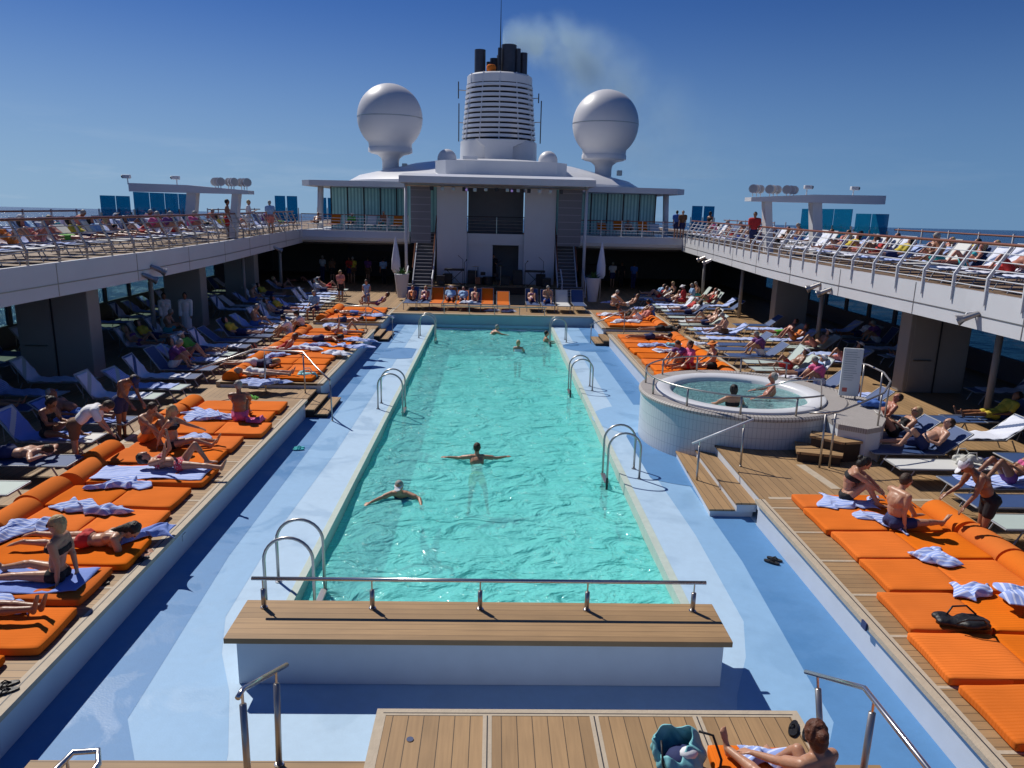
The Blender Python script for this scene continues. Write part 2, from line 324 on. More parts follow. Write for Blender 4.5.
def water_mat(name, col, deep, tr, bscale, bst, spk=.05):
    m = bpy.data.materials.new(name); m.use_nodes = True; nt = m.node_tree; b = nt.nodes['Principled BSDF']; out = nt.nodes['Material Output']
    b.inputs['Roughness'].default_value = spk; b.inputs['IOR'].default_value = 1.33; b.inputs['Specular IOR Level'].default_value = .5
    tc = nt.nodes.new('ShaderNodeTexCoord')
    n0 = nt.nodes.new('ShaderNodeTexNoise'); n0.inputs['Scale'].default_value = .8; n0.inputs['Detail'].default_value = 3; nt.links.new(tc.outputs['Object'], n0.inputs['Vector'])
    mx = nt.nodes.new('ShaderNodeMix'); mx.data_type = 'RGBA'; mx.inputs[6].default_value = (*deep, 1); mx.inputs[7].default_value = (*col, 1)
    nt.links.new(n0.outputs['Fac'], mx.inputs[0]); nt.links.new(mx.outputs[2], b.inputs['Base Color'])
    # chop: warped ridges plus fine ripples
    wv = nt.nodes.new('ShaderNodeTexNoise'); wv.inputs['Scale'].default_value = bscale; wv.inputs['Detail'].default_value = 4; wv.inputs['Distortion'].default_value = 1.2
    mp = nt.nodes.new('ShaderNodeMapping'); mp.inputs['Scale'].default_value = (1, 1.35, 1); nt.links.new(tc.outputs['Object'], mp.inputs[0]); nt.links.new(mp.outputs[0], wv.inputs['Vector'])
    vo = nt.nodes.new('ShaderNodeTexVoronoi'); vo.feature = 'SMOOTH_F1'; vo.inputs['Scale'].default_value = bscale*1.5; vo.inputs['Smoothness'].default_value = .6
    ad = nt.nodes.new('ShaderNodeVectorMath'); ad.operation = 'ADD'; nt.links.new(mp.outputs[0], ad.inputs[0]); nt.links.new(wv.outputs['Color'], ad.inputs[1]); nt.links.new(ad.outputs[0], vo.inputs['Vector'])
    n9 = nt.nodes.new('ShaderNodeTexNoise'); n9.inputs['Scale'].default_value = bscale*7; n9.inputs['Detail'].default_value = 2; nt.links.new(tc.outputs['Object'], n9.inputs['Vector'])
    hh = M_(nt, 'ADD', M_(nt, 'ADD', M_(nt, 'MULTIPLY', wv.outputs['Fac'], 1.3), M_(nt, 'MULTIPLY', vo.outputs['Distance'], -.62)), M_(nt, 'MULTIPLY', n9.outputs['Fac'], .20))
    bp = nt.nodes.new('ShaderNodeBump'); bp.inputs['Strength'].default_value = bst; bp.inputs['Distance'].default_value = .22
    nt.links.new(hh, bp.inputs['Height']); nt.links.new(bp.outputs[0], b.inputs['Normal'])
    t = nt.nodes.new('ShaderNodeBsdfTransparent'); t.inputs[0].default_value = (.50, .97, .93, 1)
    ms = nt.nodes.new('ShaderNodeMixShader'); ms.inputs[0].default_value = tr
    nt.links.new(b.outputs[0], ms.inputs[1]); nt.links.new(t.outputs[0], ms.inputs[2]); nt.links.new(ms.outputs[0], out.inputs[0])
    return m
m_water = water_mat('pool_water', (.30, .84, .82), (.17, .69, .69), .40, 1.25, 1.0)
NX, NY = 90, 330
def wz(x, y):
    z = .018*math.sin(2.1*x+1.3*y+.6*math.sin(1.7*y))+.014*math.sin(-3.3*x+2.2*y+1.1*math.sin(2.3*x+.7*y))+.010*math.sin(5.1*x+3.9*y+1.5*math.sin(1.9*x-2.6*y))
    for (sx, sy, am) in SWIM:      # rings spreading from the swimmers
        d = math.hypot(x-sx, y-sy)
        if d < 2.2: z += am*math.sin(d*14)*math.exp(-d*1.5)
    return z
SWIM = [(*G(405, 491, -.7)[:2], .035), (*G(477, 467, -.7)[:2], .035), (*G(518, 352, -.7)[:2], .03), (*G(545, 342, -.7)[:2], .03), (*G(487, 334, -.7)[:2], .04)]
mb = MB(); mb.grid(lambda u, v: (PX0+u*(PX1-PX0), PY0+v*(PY1-PY0), -.70+wz(PX0+u*(PX1-PX0), PY0+v*(PY1-PY0))), NX, NY)
struct(mb, 'pool_water', m_water, 'turquoise rippled water of the long swimming pool', smooth=True)
# ================================================================== side platforms and lower deck
def platform(side, x_in, x_out, y0, y1, z=0.0, name='deck_platform', face=True, lab=None):
    """raised teak platform with a white riser towards the pool, pale margins and cross joints"""
    s = side; a, b = (x_in, x_out)
    mb = MB(); X = lambda v: s*v
    def bx(xa, xb, ya, yb, za, zb, mi): mb.box(min(X(xa), X(xb)), max(X(xa), X(xb)), ya, yb, za, zb, mi)
    bx(a+.17, b-.12, y0, y1, z-.06, z, 0)                 # boards
    bx(a, a+.17, y0, y1, z-.06, z+.004, 1)                # outer pale margin
    bx(b-.12, b, y0, y1, z-.15, z+.004, 1)
    bx(a+.07, b, y0+.01, y1-.01, -.52, z-.06, 2)          # body
    k = math.ceil(y0)
    while k < y1-.1:
        if k > y0+.1: bx(a+.17, b-.12, k+.03, k+.08, z, z+.004, 1)
        k += 1
    bx(a+.10, a+.115, y0, y1, z+.004, z+.006, 3)          # caulking line in the margin
    o = struct(mb, name, [m_teakx, m_pale, m_wface, m_dark], lab); return o
platform(-1, 4.78, 7.8, 2.0, 18.95, lab='near left raised teak platform with orange mattresses')
platform(-1, 4.78, 7.8, 20.75, 30.4, lab='middle left raised teak platform')
platform(-1, 4.78, 7.8, 32.4, 37.2, lab='far left raised teak platform')
platform(1, 4.78, 8.1, 2.0, 12.45, lab='near right raised teak platform with orange mattresses')
platform(1, 4.78, 8.1, 19.6, 30.3, lab='middle right raised teak platform')
platform(1, 4.78, 8.1, 32.0, 37.6, lab='far right raised teak platform')
# stair bay floors between the platforms
def bay(s, y0, y1, zf=-.15, x1=7.8):
    mb = MB(); sx = lambda a, b: (min(s*a, s*b), max(s*a, s*b))
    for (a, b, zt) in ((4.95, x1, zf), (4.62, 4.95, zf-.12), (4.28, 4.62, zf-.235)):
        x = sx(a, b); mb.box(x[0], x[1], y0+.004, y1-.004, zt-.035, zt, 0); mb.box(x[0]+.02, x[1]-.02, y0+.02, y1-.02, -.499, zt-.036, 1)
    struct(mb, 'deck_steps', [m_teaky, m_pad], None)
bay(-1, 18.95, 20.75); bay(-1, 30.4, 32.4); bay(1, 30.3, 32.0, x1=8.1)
# lower deck outboard
for s, xin in ((-1, 7.8), (1, 8.1)):
    mb = MB(); x = sorted((s*xin, s*17.0)); mb.box(x[0], x[1], 1.0, 60, -.3, -.15); struct(mb, 'lower_deck', m_teaky, 'teak side deck crowded with sun loungers, '+('port' if s < 0 else 'starboard')+' side')
mb = MB(); mb.box(7.4, 8.1, 12.45, 19.6, -.3, -.151); mb.box(-7.8, 8.1, 37.2, 60, -.3, -.151); struct(mb, 'lower_deck', m_teaky)
# terrace at the far end of the pool
mb = MB(); mb.box(-4.78, 4.78, 35.5, 44.0, -.06, 0, 0); mb.box(-4.78, 4.78, 35.33, 35.5, -.06, .004, 1); mb.box(-4.86, 4.86, 35.36, 44, -.7, -.06, 2)
m_farwall = mat('blue_grey_tile', (.30, .42, .50), .4, var=.08)
struct(mb, 'deck_terrace', [m_teakx, m_pale, m_farwall], 'teak terrace across the far end of the pool')
# landing near the camera
mb = MB()
mb.box(-1.0, 3.12, 3.0, 6.55, -.06, 0, 0); mb.box(-1.1, -1.0, 3.0, 6.65, -.06, .004, 1); mb.box(3.12, 3.22, 3.0, 6.65, -.06, .004, 1); mb.box(-1.0, 3.12, 6.55, 6.65, -.06, .004, 1)
for x in (.02, 1.1, 2.15): mb.box(x-.045, x+.045, 3.0, 6.55, 0, .004, 1); mb.box(x-.006, x+.006, 3.0, 6.55, .004, .006, 3)
for y in (6.585,): mb.box(-1.03, 3.15, y-.005, y+.005, .004, .006, 3)
mb.box(-1.08, 3.2, 3.02, 6.62, -.499, -.06, 2)
struct(mb, 'deck_landing', [m_teaky, m_pale, m_wface, m_dark], 'teak landing with pale margins in front of the bench')
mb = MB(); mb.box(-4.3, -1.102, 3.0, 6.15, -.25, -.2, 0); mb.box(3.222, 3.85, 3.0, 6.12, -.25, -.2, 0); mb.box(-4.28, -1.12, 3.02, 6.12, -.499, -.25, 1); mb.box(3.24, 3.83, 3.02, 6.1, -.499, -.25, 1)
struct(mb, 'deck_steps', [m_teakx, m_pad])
mb = MB(); mb.lathe([(.035, 0), (.035, .006), (.0, .006)], 12, (-.72, 6.2, .003)); tag(mb.build('deck_drain', m_steel), 'small round steel drain in the near teak landing', 'drain')
mb = MB(); mb.prism([(5.98, 12.75), (6.15, 12.75), (6.9, 15.6), (6.72, 15.6)], .0, .008); 
# near-right steps and tub landing
mb = MB()
mb.prism([(4.08, 12.8), (4.56, 12.8), (4.75, 16.9), (4.30, 16.9)], -.385, -.35, mi=0)
mb.prism([(4.55, 12.75), (4.96, 12.75), (5.05, 16.0), (4.62, 16.3)], -.235, -.2, mi=0)
mb.prism([(4.9, 12.452), (8.08, 12.452), (8.08, 16.5), (4.98, 16.5)], -.035, 0, mi=0)
mb.prism([(4.10, 12.82), (4.9, 12.82), (4.9, 16.8), (4.32, 16.8)], -.499, -.386, mi=1)
mb.prism([(4.58, 12.78), (4.95, 12.78), (5.0, 16.3), (4.64, 16.3)], -.385, -.236, mi=1)
mb.prism([(4.93, 12.46), (8.06, 12.46), (8.06, 16.5), (4.99, 16.5)], -.3, -.036, mi=1)
mb.box(5.05, 8.08, 12.46, 12.56, 0, .004, 2)
mb.prism([(6.42, 13.0), (6.6, 13.0), (6.46, 14.35), (6.28, 14.35)], 0.001, .008, mi=2)
struct(mb, 'deck_steps', [m_teaky, m_wface, m_pale], 'wide teak steps rising to the hot tub')
# ================================================================== hot tub
TC = (6.15, 17.72); TR = 2.42; BC = (6.03-6.15, 17.50-17.72); BR = 2.0
m_tile = mat('white_mosaic_tile', (.58, .60, .62), .3, var=.05, scale=5)
nt = m_tile.node_tree; b = nt.nodes['Principled BSDF']; tcn = nt.nodes.new('ShaderNodeTexCoord')
spn = nt.nodes.new('ShaderNodeSeparateXYZ'); nt.links.new(tcn.outputs['Object'], spn.inputs[0])
ang = M_(nt, 'ARCTAN2', spn.outputs['Y'], spn.outputs['X'])
l1 = M_(nt, 'LESS_THAN', M_(nt, 'FRACT', M_(nt, 'MULTIPLY', ang, 26)), .12); l2 = M_(nt, 'LESS_THAN', M_(nt, 'FRACT', M_(nt, 'MULTIPLY', spn.outputs['Z'], 4.2)), .05)
src = b.inputs['Base Color'].links[0].from_socket; mxn = nt.nodes.new('ShaderNodeMix'); mxn.data_type = 'RGBA'; nt.links.new(M_(nt, 'MAXIMUM', l1, l2), mxn.inputs[0])
nt.links.new(src, mxn.inputs[6]); mxn.inputs[7].default_value = (.40, .43, .47, 1); nt.links.new(mxn.outputs[2], b.inputs['Base Color'])
m_slat = mat('grey_slatted_rim', (.40, .37, .35), .6, var=.1)
nt = m_slat.node_tree; b = nt.nodes['Principled BSDF']; tcn = nt.nodes.new('ShaderNodeTexCoord'); spn = nt.nodes.new('ShaderNodeSeparateXYZ'); nt.links.new(tcn.outputs['Object'], spn.inputs[0])
l1 = M_(nt, 'LESS_THAN', M_(nt, 'FRACT', M_(nt, 'MULTIPLY', M_(nt, 'ARCTAN2', spn.outputs['Y'], spn.outputs['X']), 30)), .22)
src = b.inputs['Base Color'].links[0].from_socket; mxn = nt.nodes.new('ShaderNodeMix'); mxn.data_type = 'RGBA'; nt.links.new(l1, mxn.inputs[0]); nt.links.new(src, mxn.inputs[6]); mxn.inputs[7].default_value = (.16, .14, .13, 1); nt.links.new(mxn.outputs[2], b.inputs['Base Color'])
t = thing('hot_tub', 'round raised hot tub with white tiled wall and steel rail', 'hot tub', (TC[0], TC[1], 0))
MB().lathe([(TR, -.495), (TR, .64)], 96).build('tiled_wall', m_tile, t, smooth=True)
MB().lathe([(TR+.004, .62), (TR+.05, .64), (TR+.05, .69), (TR-.0, .73)], 96).build('rim_edge', m_slat, t, auto=40)
def frim(u, v):
    a = 2*math.pi*u; o = Vector((TR*math.cos(a), TR*math.sin(a), .73)); i = Vector((BC[0]+BR*math.cos(a), BC[1]+BR*math.sin(a), .731)); return o.lerp(i, v)
MB().grid(frim, 97, 3).build('slatted_rim', m_slat, t)
MB().lathe([(BR, .72), (BR-.005, .78), (BR-.05, .80), (BR-.33, .78), (BR-.40, .72), (BR-.46, .3), (.3, .0), (.0, .0)], 96, (BC[0], BC[1], 0)).build('basin', m_white, t, auto=50)
m_tubw = water_mat('bubbling_water', (.42, .76, .78), (.30, .66, .70), .3, 4.5, .9, .08)
MB().lathe([(BR-.42, .66), (1.2, .67), (.6, .662), (.0, .665)], 64, (BC[0], BC[1], 0)).build('water', m_tubw, t, smooth=True)
# rail round the tub
def railring(r, zt, zb, a0, a1, step, rad=.022, posts=True):
    MB().tube([(r*math.cos(R(a)), r*math.sin(R(a)), zt) for a in np.linspace(a0, a1, 60)], rad, 8).build('handrail', m_satin, t, smooth=True)
    for a in np.arange(a0+2, a1, step):
        p = (r*math.cos(R(a)), r*math.sin(R(a)))
        MB().tube([(p[0], p[1], zb), (p[0], p[1], zt-.015)], .024, 8).build('post', m_satin, t, smooth=True)
railring(TR-.10, 1.14, .72, 40, 300, 30)
MB().tube([(0, 0, 0)]+[(0, 0, .01)], .001, 3)
# boarding platform beside the tub with steps and sweeping rail
t = thing('tub_platform', 'curved grey boarding platform with two teak steps beside the hot tub', 'platform', (7.9, 15.9, 0))
inner = [(TC[0]-7.9+(TR+.055)*math.cos(R(a)), TC[1]-15.9+(TR+.055)*math.sin(R(a))) for a in (25, 8, -8, -25, -42, -60)]
wp_ = [(7.35, 14.95), (7.8, 14.6), (8.2, 14.8), (8.6, 15.4), (8.9, 16.2), (9.1, 17.0), (8.95, 17.9), (8.4, 18.7)]
poly = [(x-7.9, y-15.9) for x, y in wp_] + inner
MB().prism(poly, .60, .71).build('top', m_slat, t)
MB().prism([(x*.985, y*.985) for x, y in poly], -.29, .599).build('side_wall', m_wface, t)
for q, zt in (([(6.35, 14.55), (7.2, 14.3), (7.45, 14.75), (6.6, 15.28)], .22), ([(6.78, 14.98), (7.3, 14.52), (7.75, 14.62), (7.6, 15.0), (6.98, 15.36)], .44)):
    q = [(x-7.9, y-15.9) for x, y in q]; cx = sum(x for x, y in q)/len(q); cy = sum(y for x, y in q)/len(q)
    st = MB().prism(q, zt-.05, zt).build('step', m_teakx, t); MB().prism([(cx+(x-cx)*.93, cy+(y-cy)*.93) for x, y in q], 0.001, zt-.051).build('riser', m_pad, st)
pts = [(-1.45, -1.5, 1.10), (-1.2, -1.62, 1.13), (-.9, -1.6, 1.16), (-.3, -1.35, 1.3), (.3, -1.0, 1.42), (.8, -.3, 1.5), (1.1, .6, 1.52), (1.15, 1.4, 1.52), (.9, 2.1, 1.5)]
MB().tube(pts, .022, 8).build('handrail', m_satin, t, smooth=True)
for p in ((.25, -1.02, 1.41), (.75, -.35, 1.49), (1.08, .6, 1.51), (1.1, 1.5, 1.51)): MB().tube([(p[0], p[1], .71), p], .02, 8).build('post', m_satin, t, smooth=True)
for p in ((-1.2, -1.7, 1.12), (-1.0, -1.7, 1.14)): MB().tube([(p[0], p[1], .0), p], .022, 8).build('post', m_satin, t, smooth=True)
MB().tube([(-1.7, .9, 1.0), (-1.1, .5, 1.3), (-.5, .2, 1.42), (-.45, .15, .71)], .020, 8).build('handrail', m_steel, t, smooth=True)
MB().prism([(-.35, .1), (-.12, .1), (-.05, 1.4), (-.3, 1.4)], .712, .716).build('mat', m_teakx, t)
# rules board
t = thing('notice_board', 'tall white rules board standing beside the hot tub', 'sign', (8.62, 17.25, .71), R(-14))
MB().rbox(-.22, .22, -.03, .03, .06, 1.22, .01).build('panel', mat('white_sign', (.66, .70, .70), .35, var=.03), t)
for x in (-.16, .16): MB().tube([(x, 0, 0), (x, 0, .1)], .02, 6).build('leg', m_satin, t)
def textobj(txt, size, loc, rot, m, parent, name='lettering', ext=.002):
    c = bpy.data.curves.new(name, 'FONT'); c.body = txt; c.size = size; c.extrude = ext; c.align_x = 'CENTER'; c.space_line = 1.1
    o = bpy.data.objects.new(name, c); COL.objects.link(o); dg = bpy.context.evaluated_depsgraph_get(); me = bpy.data.meshes.new_from_object(o.evaluated_get(dg))
    bpy.data.objects.remove(o); o = bpy.data.objects.new(name, me); COL.objects.link(o); me.materials.clear(); me.materials.append(m); o.location = loc; o.rotation_euler = rot; o.parent = parent; return o
m_ink = mat('grey_print', (.30, .36, .38), .6); m_inkr = mat('red_print', (.5, .12, .1), .6)
mb = MB()
for i in range(13):
    w = random.uniform(.2, .32); mb.box(-.17, -.17+w, -.0335, -.031, 1.12-i*.056, 1.132-i*.056)
mb.build('printed_lines', m_ink, t)
MB().box(-.16, -.05, -.0335, -.031, .16, .26).build('printed_symbol', m_inkr, t)
# ================================================================== bench with rail
t = thing('pool_bench', 'long white bench with teak top and steel rail across the near end of the pool', 'bench', (0, 8.1, -.5))
mb = MB().rbox(-3.0, 2.86, -.44, .42, .58, .65, .008); o = mb.build('seat', stripes('bench_teak', (.33, .205, .098), (.09, .055, .03), 'Y', .115, .05, .6), t)
MB().rbox(-2.89, 2.79, -.35, .34, .001, .579, .01).build('base', m_wface, t)
MB().tube([(-2.87, .24, 1.04), (2.70, .24, 1.04)], .024, 10).build('handrail', m_steel, t, smooth=True)
for i in range(5):
    x = -2.74+i*1.325; p = MB().tube([(x, .24, .65), (x, .24, .90)], .030, 10).build('post', m_satin, t, smooth=True)
    MB().tube([(x, .24, .90), (x, .24, 1.03)], .010, 6).build('pin', m_steel, p)
    MB().lathe([(.045, .651), (.045, .662), (0, .662)], 12, (x, .24, 0)).build('flange', m_steel, p)
# ================================================================== pool ladders
def ladder(side, Yn, gap, label, ridx):
    """two hoops reaching from the deck over the coping down into the water"""
    xe = PX1 if side > 0 else PX0
    t = thing('pool_ladder', label, 'ladder', (xe, Yn, -.5), 0 if side > 0 else math.pi, 'steel pool ladders')
    yy = (0, gap) if side > 0 else (0, -gap)
    for y in yy:
        r = .34; pts = [(.37, y, 0), (.37, y, .66)]+arc((.03, y, .66), r, 0, 180, 14)[1:]+[(-.31, y, .3), (-.31, y, -.9)]
        h = MB().tube(pts, .023, 10).build('hoop', m_satin, t, smooth=True)
        MB().lathe([(.05, 0.001), (.05, .014), (.02, .018)], 14, (.37, y, 0)).build('flange', m_steel, h)
    for z in (-.02, -.32, -.62): MB().rbox(-.36, -.26, min(yy)+.02, max(yy)-.02, z-.1, z-.07, .008).build('tread', m_satin, t)
    MB().rbox(-.335, -.285, min(yy)-.04, min(yy)-.024+.01, -.25, .02, .008).build('bracket', m_dark, t)
LAD = [(1, G(639, 479, -.5).y, .62, 'steel pool ladder on the right edge nearest the bench'),
       (1, G(593, 391, -.5).y, .62, 'steel pool ladder halfway along the right pool edge'),
       (1, G(568, 342.5, -.5).y, .62, 'steel pool ladder at the far right corner of the pool'),
       (-1, G(371.7, 415, -.5).y, .62, 'steel pool ladder halfway along the left pool edge'),
       (-1, G(417, 340.6, -.5).y, .62, 'steel pool ladder at the far left corner of the pool'),
       (-1, 8.95, .62, 'steel pool ladder on the left edge beside the bench end')]
for i, (s, y, g, l) in enumerate(LAD): ladder(s, y+(g if s < 0 else 0), g, l, i)
# ================================================================== hand rails
def rail_thing(label, pts, posts, r=.024, name='handrail', bend_post=True, m=None, pr=.03):
    o = Vector(posts[0][0]); t = thing(name if name != 'handrail' else 'stair_rail', label, 'handrail', o)
    MB().tube([Vector(p)-o for p in pts], r, 10).build('handrail', m or m_steel, t, smooth=True)
    for a, b in posts:
        a = Vector(a)-o; b = Vector(b)-o; q = b-(b-a).normalized()*.12
        p = MB().tube([a, q], pr, 10).build('post', m_satin, t, smooth=True); MB().tube([q, b], pr*.4, 6).build('pin', m_steel, p)
        MB().lathe([(pr*1.6, 0), (pr*1.6, .012), (0, .012)], 12, a).build('flange', m_steel, p)
    return t
rail_thing('steel handrail at the left corner of the teak landing', [(-1.95, 6.5, .60), (-2.03, 5.52, 1.03), (-2.04, 5.42, 1.02)], [((-1.95, 6.1, -.2), (-1.96, 6.2, .73)), ((-2.03, 5.5, -.2), (-2.03, 5.5, 1.02))])
rail_thing('steel handrail beside the sunbathing woman on the right of the landing', [(3.19, 6.5, .56), (3.28, 5.6, 1.02), (3.3, 3.6, 1.02)], [((3.27, 6.1, -.2), (3.21, 6.3, .65)), ((3.29, 5.45, -.2), (3.29, 5.45, 1.01)), ((3.3, 4.3, -.2), (3.3, 4.3, 1.01))])
p = V(90, 750, 5.0)
rail_thing('short chrome hoop handrail in the bottom left corner', [(p.x-.16, 4.1, p.z), (p.x-.14, 4.8, p.z), (p.x-.1, 4.95, p.z+.02), (p.x+.08, 4.97, p.z+.02), (p.x+.14, 4.85, p.z), (p.x+.12, 4.1, p.z)], [((p.x-.12, 4.9, -.2), (p.x-.12, 4.9, p.z)), ((p.x+.12, 4.88, -.2), (p.x+.12, 4.88, p.z))], m=m_steel)
a, b = V(690, 440, 14.3), V(746, 414, 14.3)
rail_thing('white topped handrail on the wide teak steps below the hot tub', [(4.1, 14.35, .42), (5.25, 14.2, 1.0)], [((4.25, 14.32, -.5), (4.25, 14.33, .5)), ((5.08, 14.2, 0), (5.08, 14.22, .92))], m=m_white, pr=.022)
rail_thing('thin steel rail on the steps at the left platforms', [(-7.6, 18.9, .75), (-6.6, 20.5, 1.0), (-5.2, 20.3, 1.0), (-4.6, 19.3, .78), (-4.1, 18.6, .6)], [((-6.3, 20.4, -.15), (-6.3, 20.45, .99)), ((-5.15, 20.2, -.15), (-5.2, 20.3, .99)), ((-4.1, 18.7, -.5), (-4.12, 18.65, .6))], pr=.02, m=m_satin)
rail_thing('thin steel rail on the far left steps', [(-6.2, 31.2, .85), (-5.2, 31.2, .85), (-4.1, 30.9, .4)], [((-5.3, 31.2, -.15), (-5.3, 31.2, .84)), ((-4.15, 30.9, -.5), (-4.15, 30.9, .42))], pr=.018, m=m_satin)
rail_thing('thin steel rail on the far right steps', [(6.3, 31.3, .95), (5.5, 31.2, .85), (4.1, 30.8, .3)], [((5.6, 31.2, -.15), (5.6, 31.2, .86)), ((4.15, 30.8, -.5), (4.15, 30.8, .33))], pr=.018, m=m_satin)
t = thing('terrace_rail', 'low steel rail along the teak edge at the far end of the pool', 'railing', (0, 35.45, 0))
MB().tube([(-2.4, 0, .38), (2.6, 0, .38)], .025, 8).build('handrail', m_satin, t)
for i in range(5): MB().tube([(-2.3+i*1.2, 0, 0), (-2.3+i*1.2, 0, .37)], .022, 6).build('post', m_satin, t)
# ================================================================== upper side decks
m_ufl = stripes('upper_deck_boards', (.20, .13, .08), (.06, .04, .03), 'X', .14, .06, .7)
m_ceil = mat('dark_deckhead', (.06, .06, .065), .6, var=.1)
UZ = 3.35
def xin(Y):   # inner edge of the upper deck (gently curved in plan)
    pts = [(2, 11.05), (17, 10.95), (24, 10.72), (30, 10.85), (40, 11.5), (48, 12.0)]
    for (a, xa), (b, xb) in zip(pts, pts[1:]):
        if Y <= b: u = (Y-a)/(b-a); return xa+(xb-xa)*u
    return 12.0
YS = [2+i*46/46 for i in range(47)]
OUT = 16.8
for s in (-1, 1):
    mb = MB()
    for y0, y1 in zip(YS, YS[1:]):
        a, b = s*xin(y0), s*xin(y1); o = s*OUT
        mb.add([(a, y0, UZ), (b, y1, UZ), (o, y1, UZ), (o, y0, UZ)], [(0, 1, 2, 3)], 1)
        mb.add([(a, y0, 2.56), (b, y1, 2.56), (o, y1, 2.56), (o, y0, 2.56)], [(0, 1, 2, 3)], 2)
        i2 = s*.12
        mb.add([(a, y0, 2.56), (b, y1, 2.56), (b, y1, 3.40), (a, y0, 3.40)], [(0, 1, 2, 3)], 0)
        mb.add([(a, y0, 3.40), (b, y1, 3.40), (b+i2, y1, 3.40), (a+i2, y0, 3.40)], [(0, 1, 2, 3)], 0)
        mb.add([(a+i2, y0, 3.40), (b+i2, y1, 3.40), (b+i2, y1, UZ), (a+i2, y0, UZ)], [(0, 1, 2, 3)], 0)
        # seam line and drip edge
        g = -s*.012
        mb.add([(a+g, y0, 2.86), (b+g, y1, 2.86), (b+g, y1, 2.885), (a+g, y0, 2.885)], [(0, 1, 2, 3)], 3)
    for k in range(1, 46, 4):
        a = s*xin(YS[k]); mb.box(min(a, a-s*.008), max(a, a-s*.008), YS[k]-.012, YS[k]+.012, 2.57, 3.38, 3)
    mb.box(min(s*OUT, s*(OUT+.1)), max(s*OUT, s*(OUT+.1)), 2, 80, 2.5, 3.42, 0)
    mb.box(min(s*12.0, s*OUT), max(s*12.0, s*OUT), 48, 80, 3.2, UZ, 1)
    struct(mb, 'upper_deck', [m_white, m_ufl, m_ceil, m_satin], 'white edged upper sun deck on the '+('left' if s < 0 else 'right')+' side')
# cross deck at the far end
def crossdeck(x0, x1):
    mb = MB()
    prof = [(47.9, 2.62), (47.7, 2.75), (47.65, 2.95), (47.75, 3.30), (47.75, 3.38), (47.9, 3.38), (47.9, UZ), (58, UZ), (58, 2.62)]
    mb.prism([(y, z) for y, z in prof], x0, x1, 'X')
    struct(mb, 'cross_deck', m_white)
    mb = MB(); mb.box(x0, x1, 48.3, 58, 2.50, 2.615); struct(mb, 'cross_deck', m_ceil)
crossdeck(-12.15, -5.3); crossdeck(5.4, 12.15)
# railings
def railing(label, path, mode, step=1.25, group='deck railings', top=m_wood, nrail=5):
    """path: function u->(x,y) sampled; mode 'in': posts lean outboard above a knee"""
    t = thing('deck_railing', label, 'railing', (0, 0, 0))
    return t
def make_rail(label, s, y0, y1, step, drop):
    t = thing('deck_railing', label, 'railing', (s*11, y0, UZ))
    ox, oy = s*11, y0
    def P(y, off, z): return (s*(xin(y)+off)-ox, y-oy, z-UZ)
    ys = list(np.linspace(y0, y1, int((y1-y0)/1.0)+1))
    # knee shape: (offset outboard, z)
    knee = [(0.03 if drop else .07, 3.18 if drop else 3.40), (.03 if drop else .07, 3.72), (.42, 4.42)]
    levels = [(.035, 3.52), (.035, 3.70), (.13, 3.90), (.23, 4.08), (.33, 4.26)]
    for k, (off, z) in enumerate(levels): MB().tube([P(y, off-.04 if drop else off, z) for y in ys], .014, 6).build('rail', m_satin if s < 0 else m_white, t, smooth=True)
    MB().tube([P(y, .43, 4.45) for y in ys], .036, 8).build('handrail', m_wood, t, smooth=True)
    proto = None; yy = y0+.3
    while yy < y1:
        a = s*xin(yy)
        if proto is None:
            mb = MB()
            pts = [(-.045 if drop else .06, -.26 if drop else .05), (-.05 if drop else .045, .38), (.36, 1.07), (.42, 1.07), (.03 if drop else .10, .36), (.02 if drop else .11, -.15 if drop else .05)]
            mb.prism([(s*x, z) for x, z in pts], -.02, .02, 'Y'); proto = mb.build('post', m_satin if s < 0 else m_white, t); q = proto
        else:
            q = proto.copy(); COL.objects.link(q); q.parent = t
        q.location = (a-ox, yy-oy, 0); yy += step
    return t
make_rail('long steel railing with wooden handrail along the left upper deck', -1, 4, 47.5, 1.25, False)
make_rail('long white railing with wooden handrail along the right upper deck', 1, 4, 47.5, 1.2, True)
def outer_rail(s, label):
    t = thing('deck_railing', label, 'railing', (s*16.7, 3, UZ))
    MB().tube([(0, 0, 1.12), (0, 28.3, 1.12)], .036, 6).build('handrail', m_wood, t)
    MB().tube([(0, 42, 1.12), (0, 52, 1.12)], .036, 6).build('handrail', m_wood, t)
    for z in (.3, .6, .85): MB().tube([(0, 0, z), (0, 52, z)], .012, 5).build('rail', m_satin, t)
    pr = None
    for i in range(30):
        if pr is None: pr = MB().box(-.03, .03, -.02, .02, 0, 1.2).build('post', m_white, t); q = pr
        else: q = pr.copy(); COL.objects.link(q); q.parent = t
        q.location = (0, i*1.75, 0)
outer_rail(-1, 'outer railing against the sea on the left upper deck'); outer_rail(1, 'outer railing against the sea on the right upper deck')
def cross_rail(x0, x1, Y, z0, label, n, y2=None):
    t = thing('deck_railing', label, 'railing', (x0, Y, z0)); L = x1-x0
    for z in (.2, .38, .56, .74): MB().tube([(0, 0, z), (L, 0, z)], .016, 5).build('rail', m_white, t)
    MB().tube([(0, .06, .95), (L, .06, .95)], .03, 6).build('handrail', m_wood, t)
    for i in range(n): x = L*i/(n-1); MB().prism([(-.03, 0), (.03, 0), (.02, .98), (-.02, .98)], -.02, .02, 'Y', M=Matrix.Translation((x, 0, 0))).build('post', m_white, t)
cross_rail(-12.0, -5.35, 47.85, 3.38, 'white railing on the far cross deck left of the stage', 6)
cross_rail(5.45, 12.0, 47.85, 3.38, 'white railing on the far cross deck right of the stage', 6)
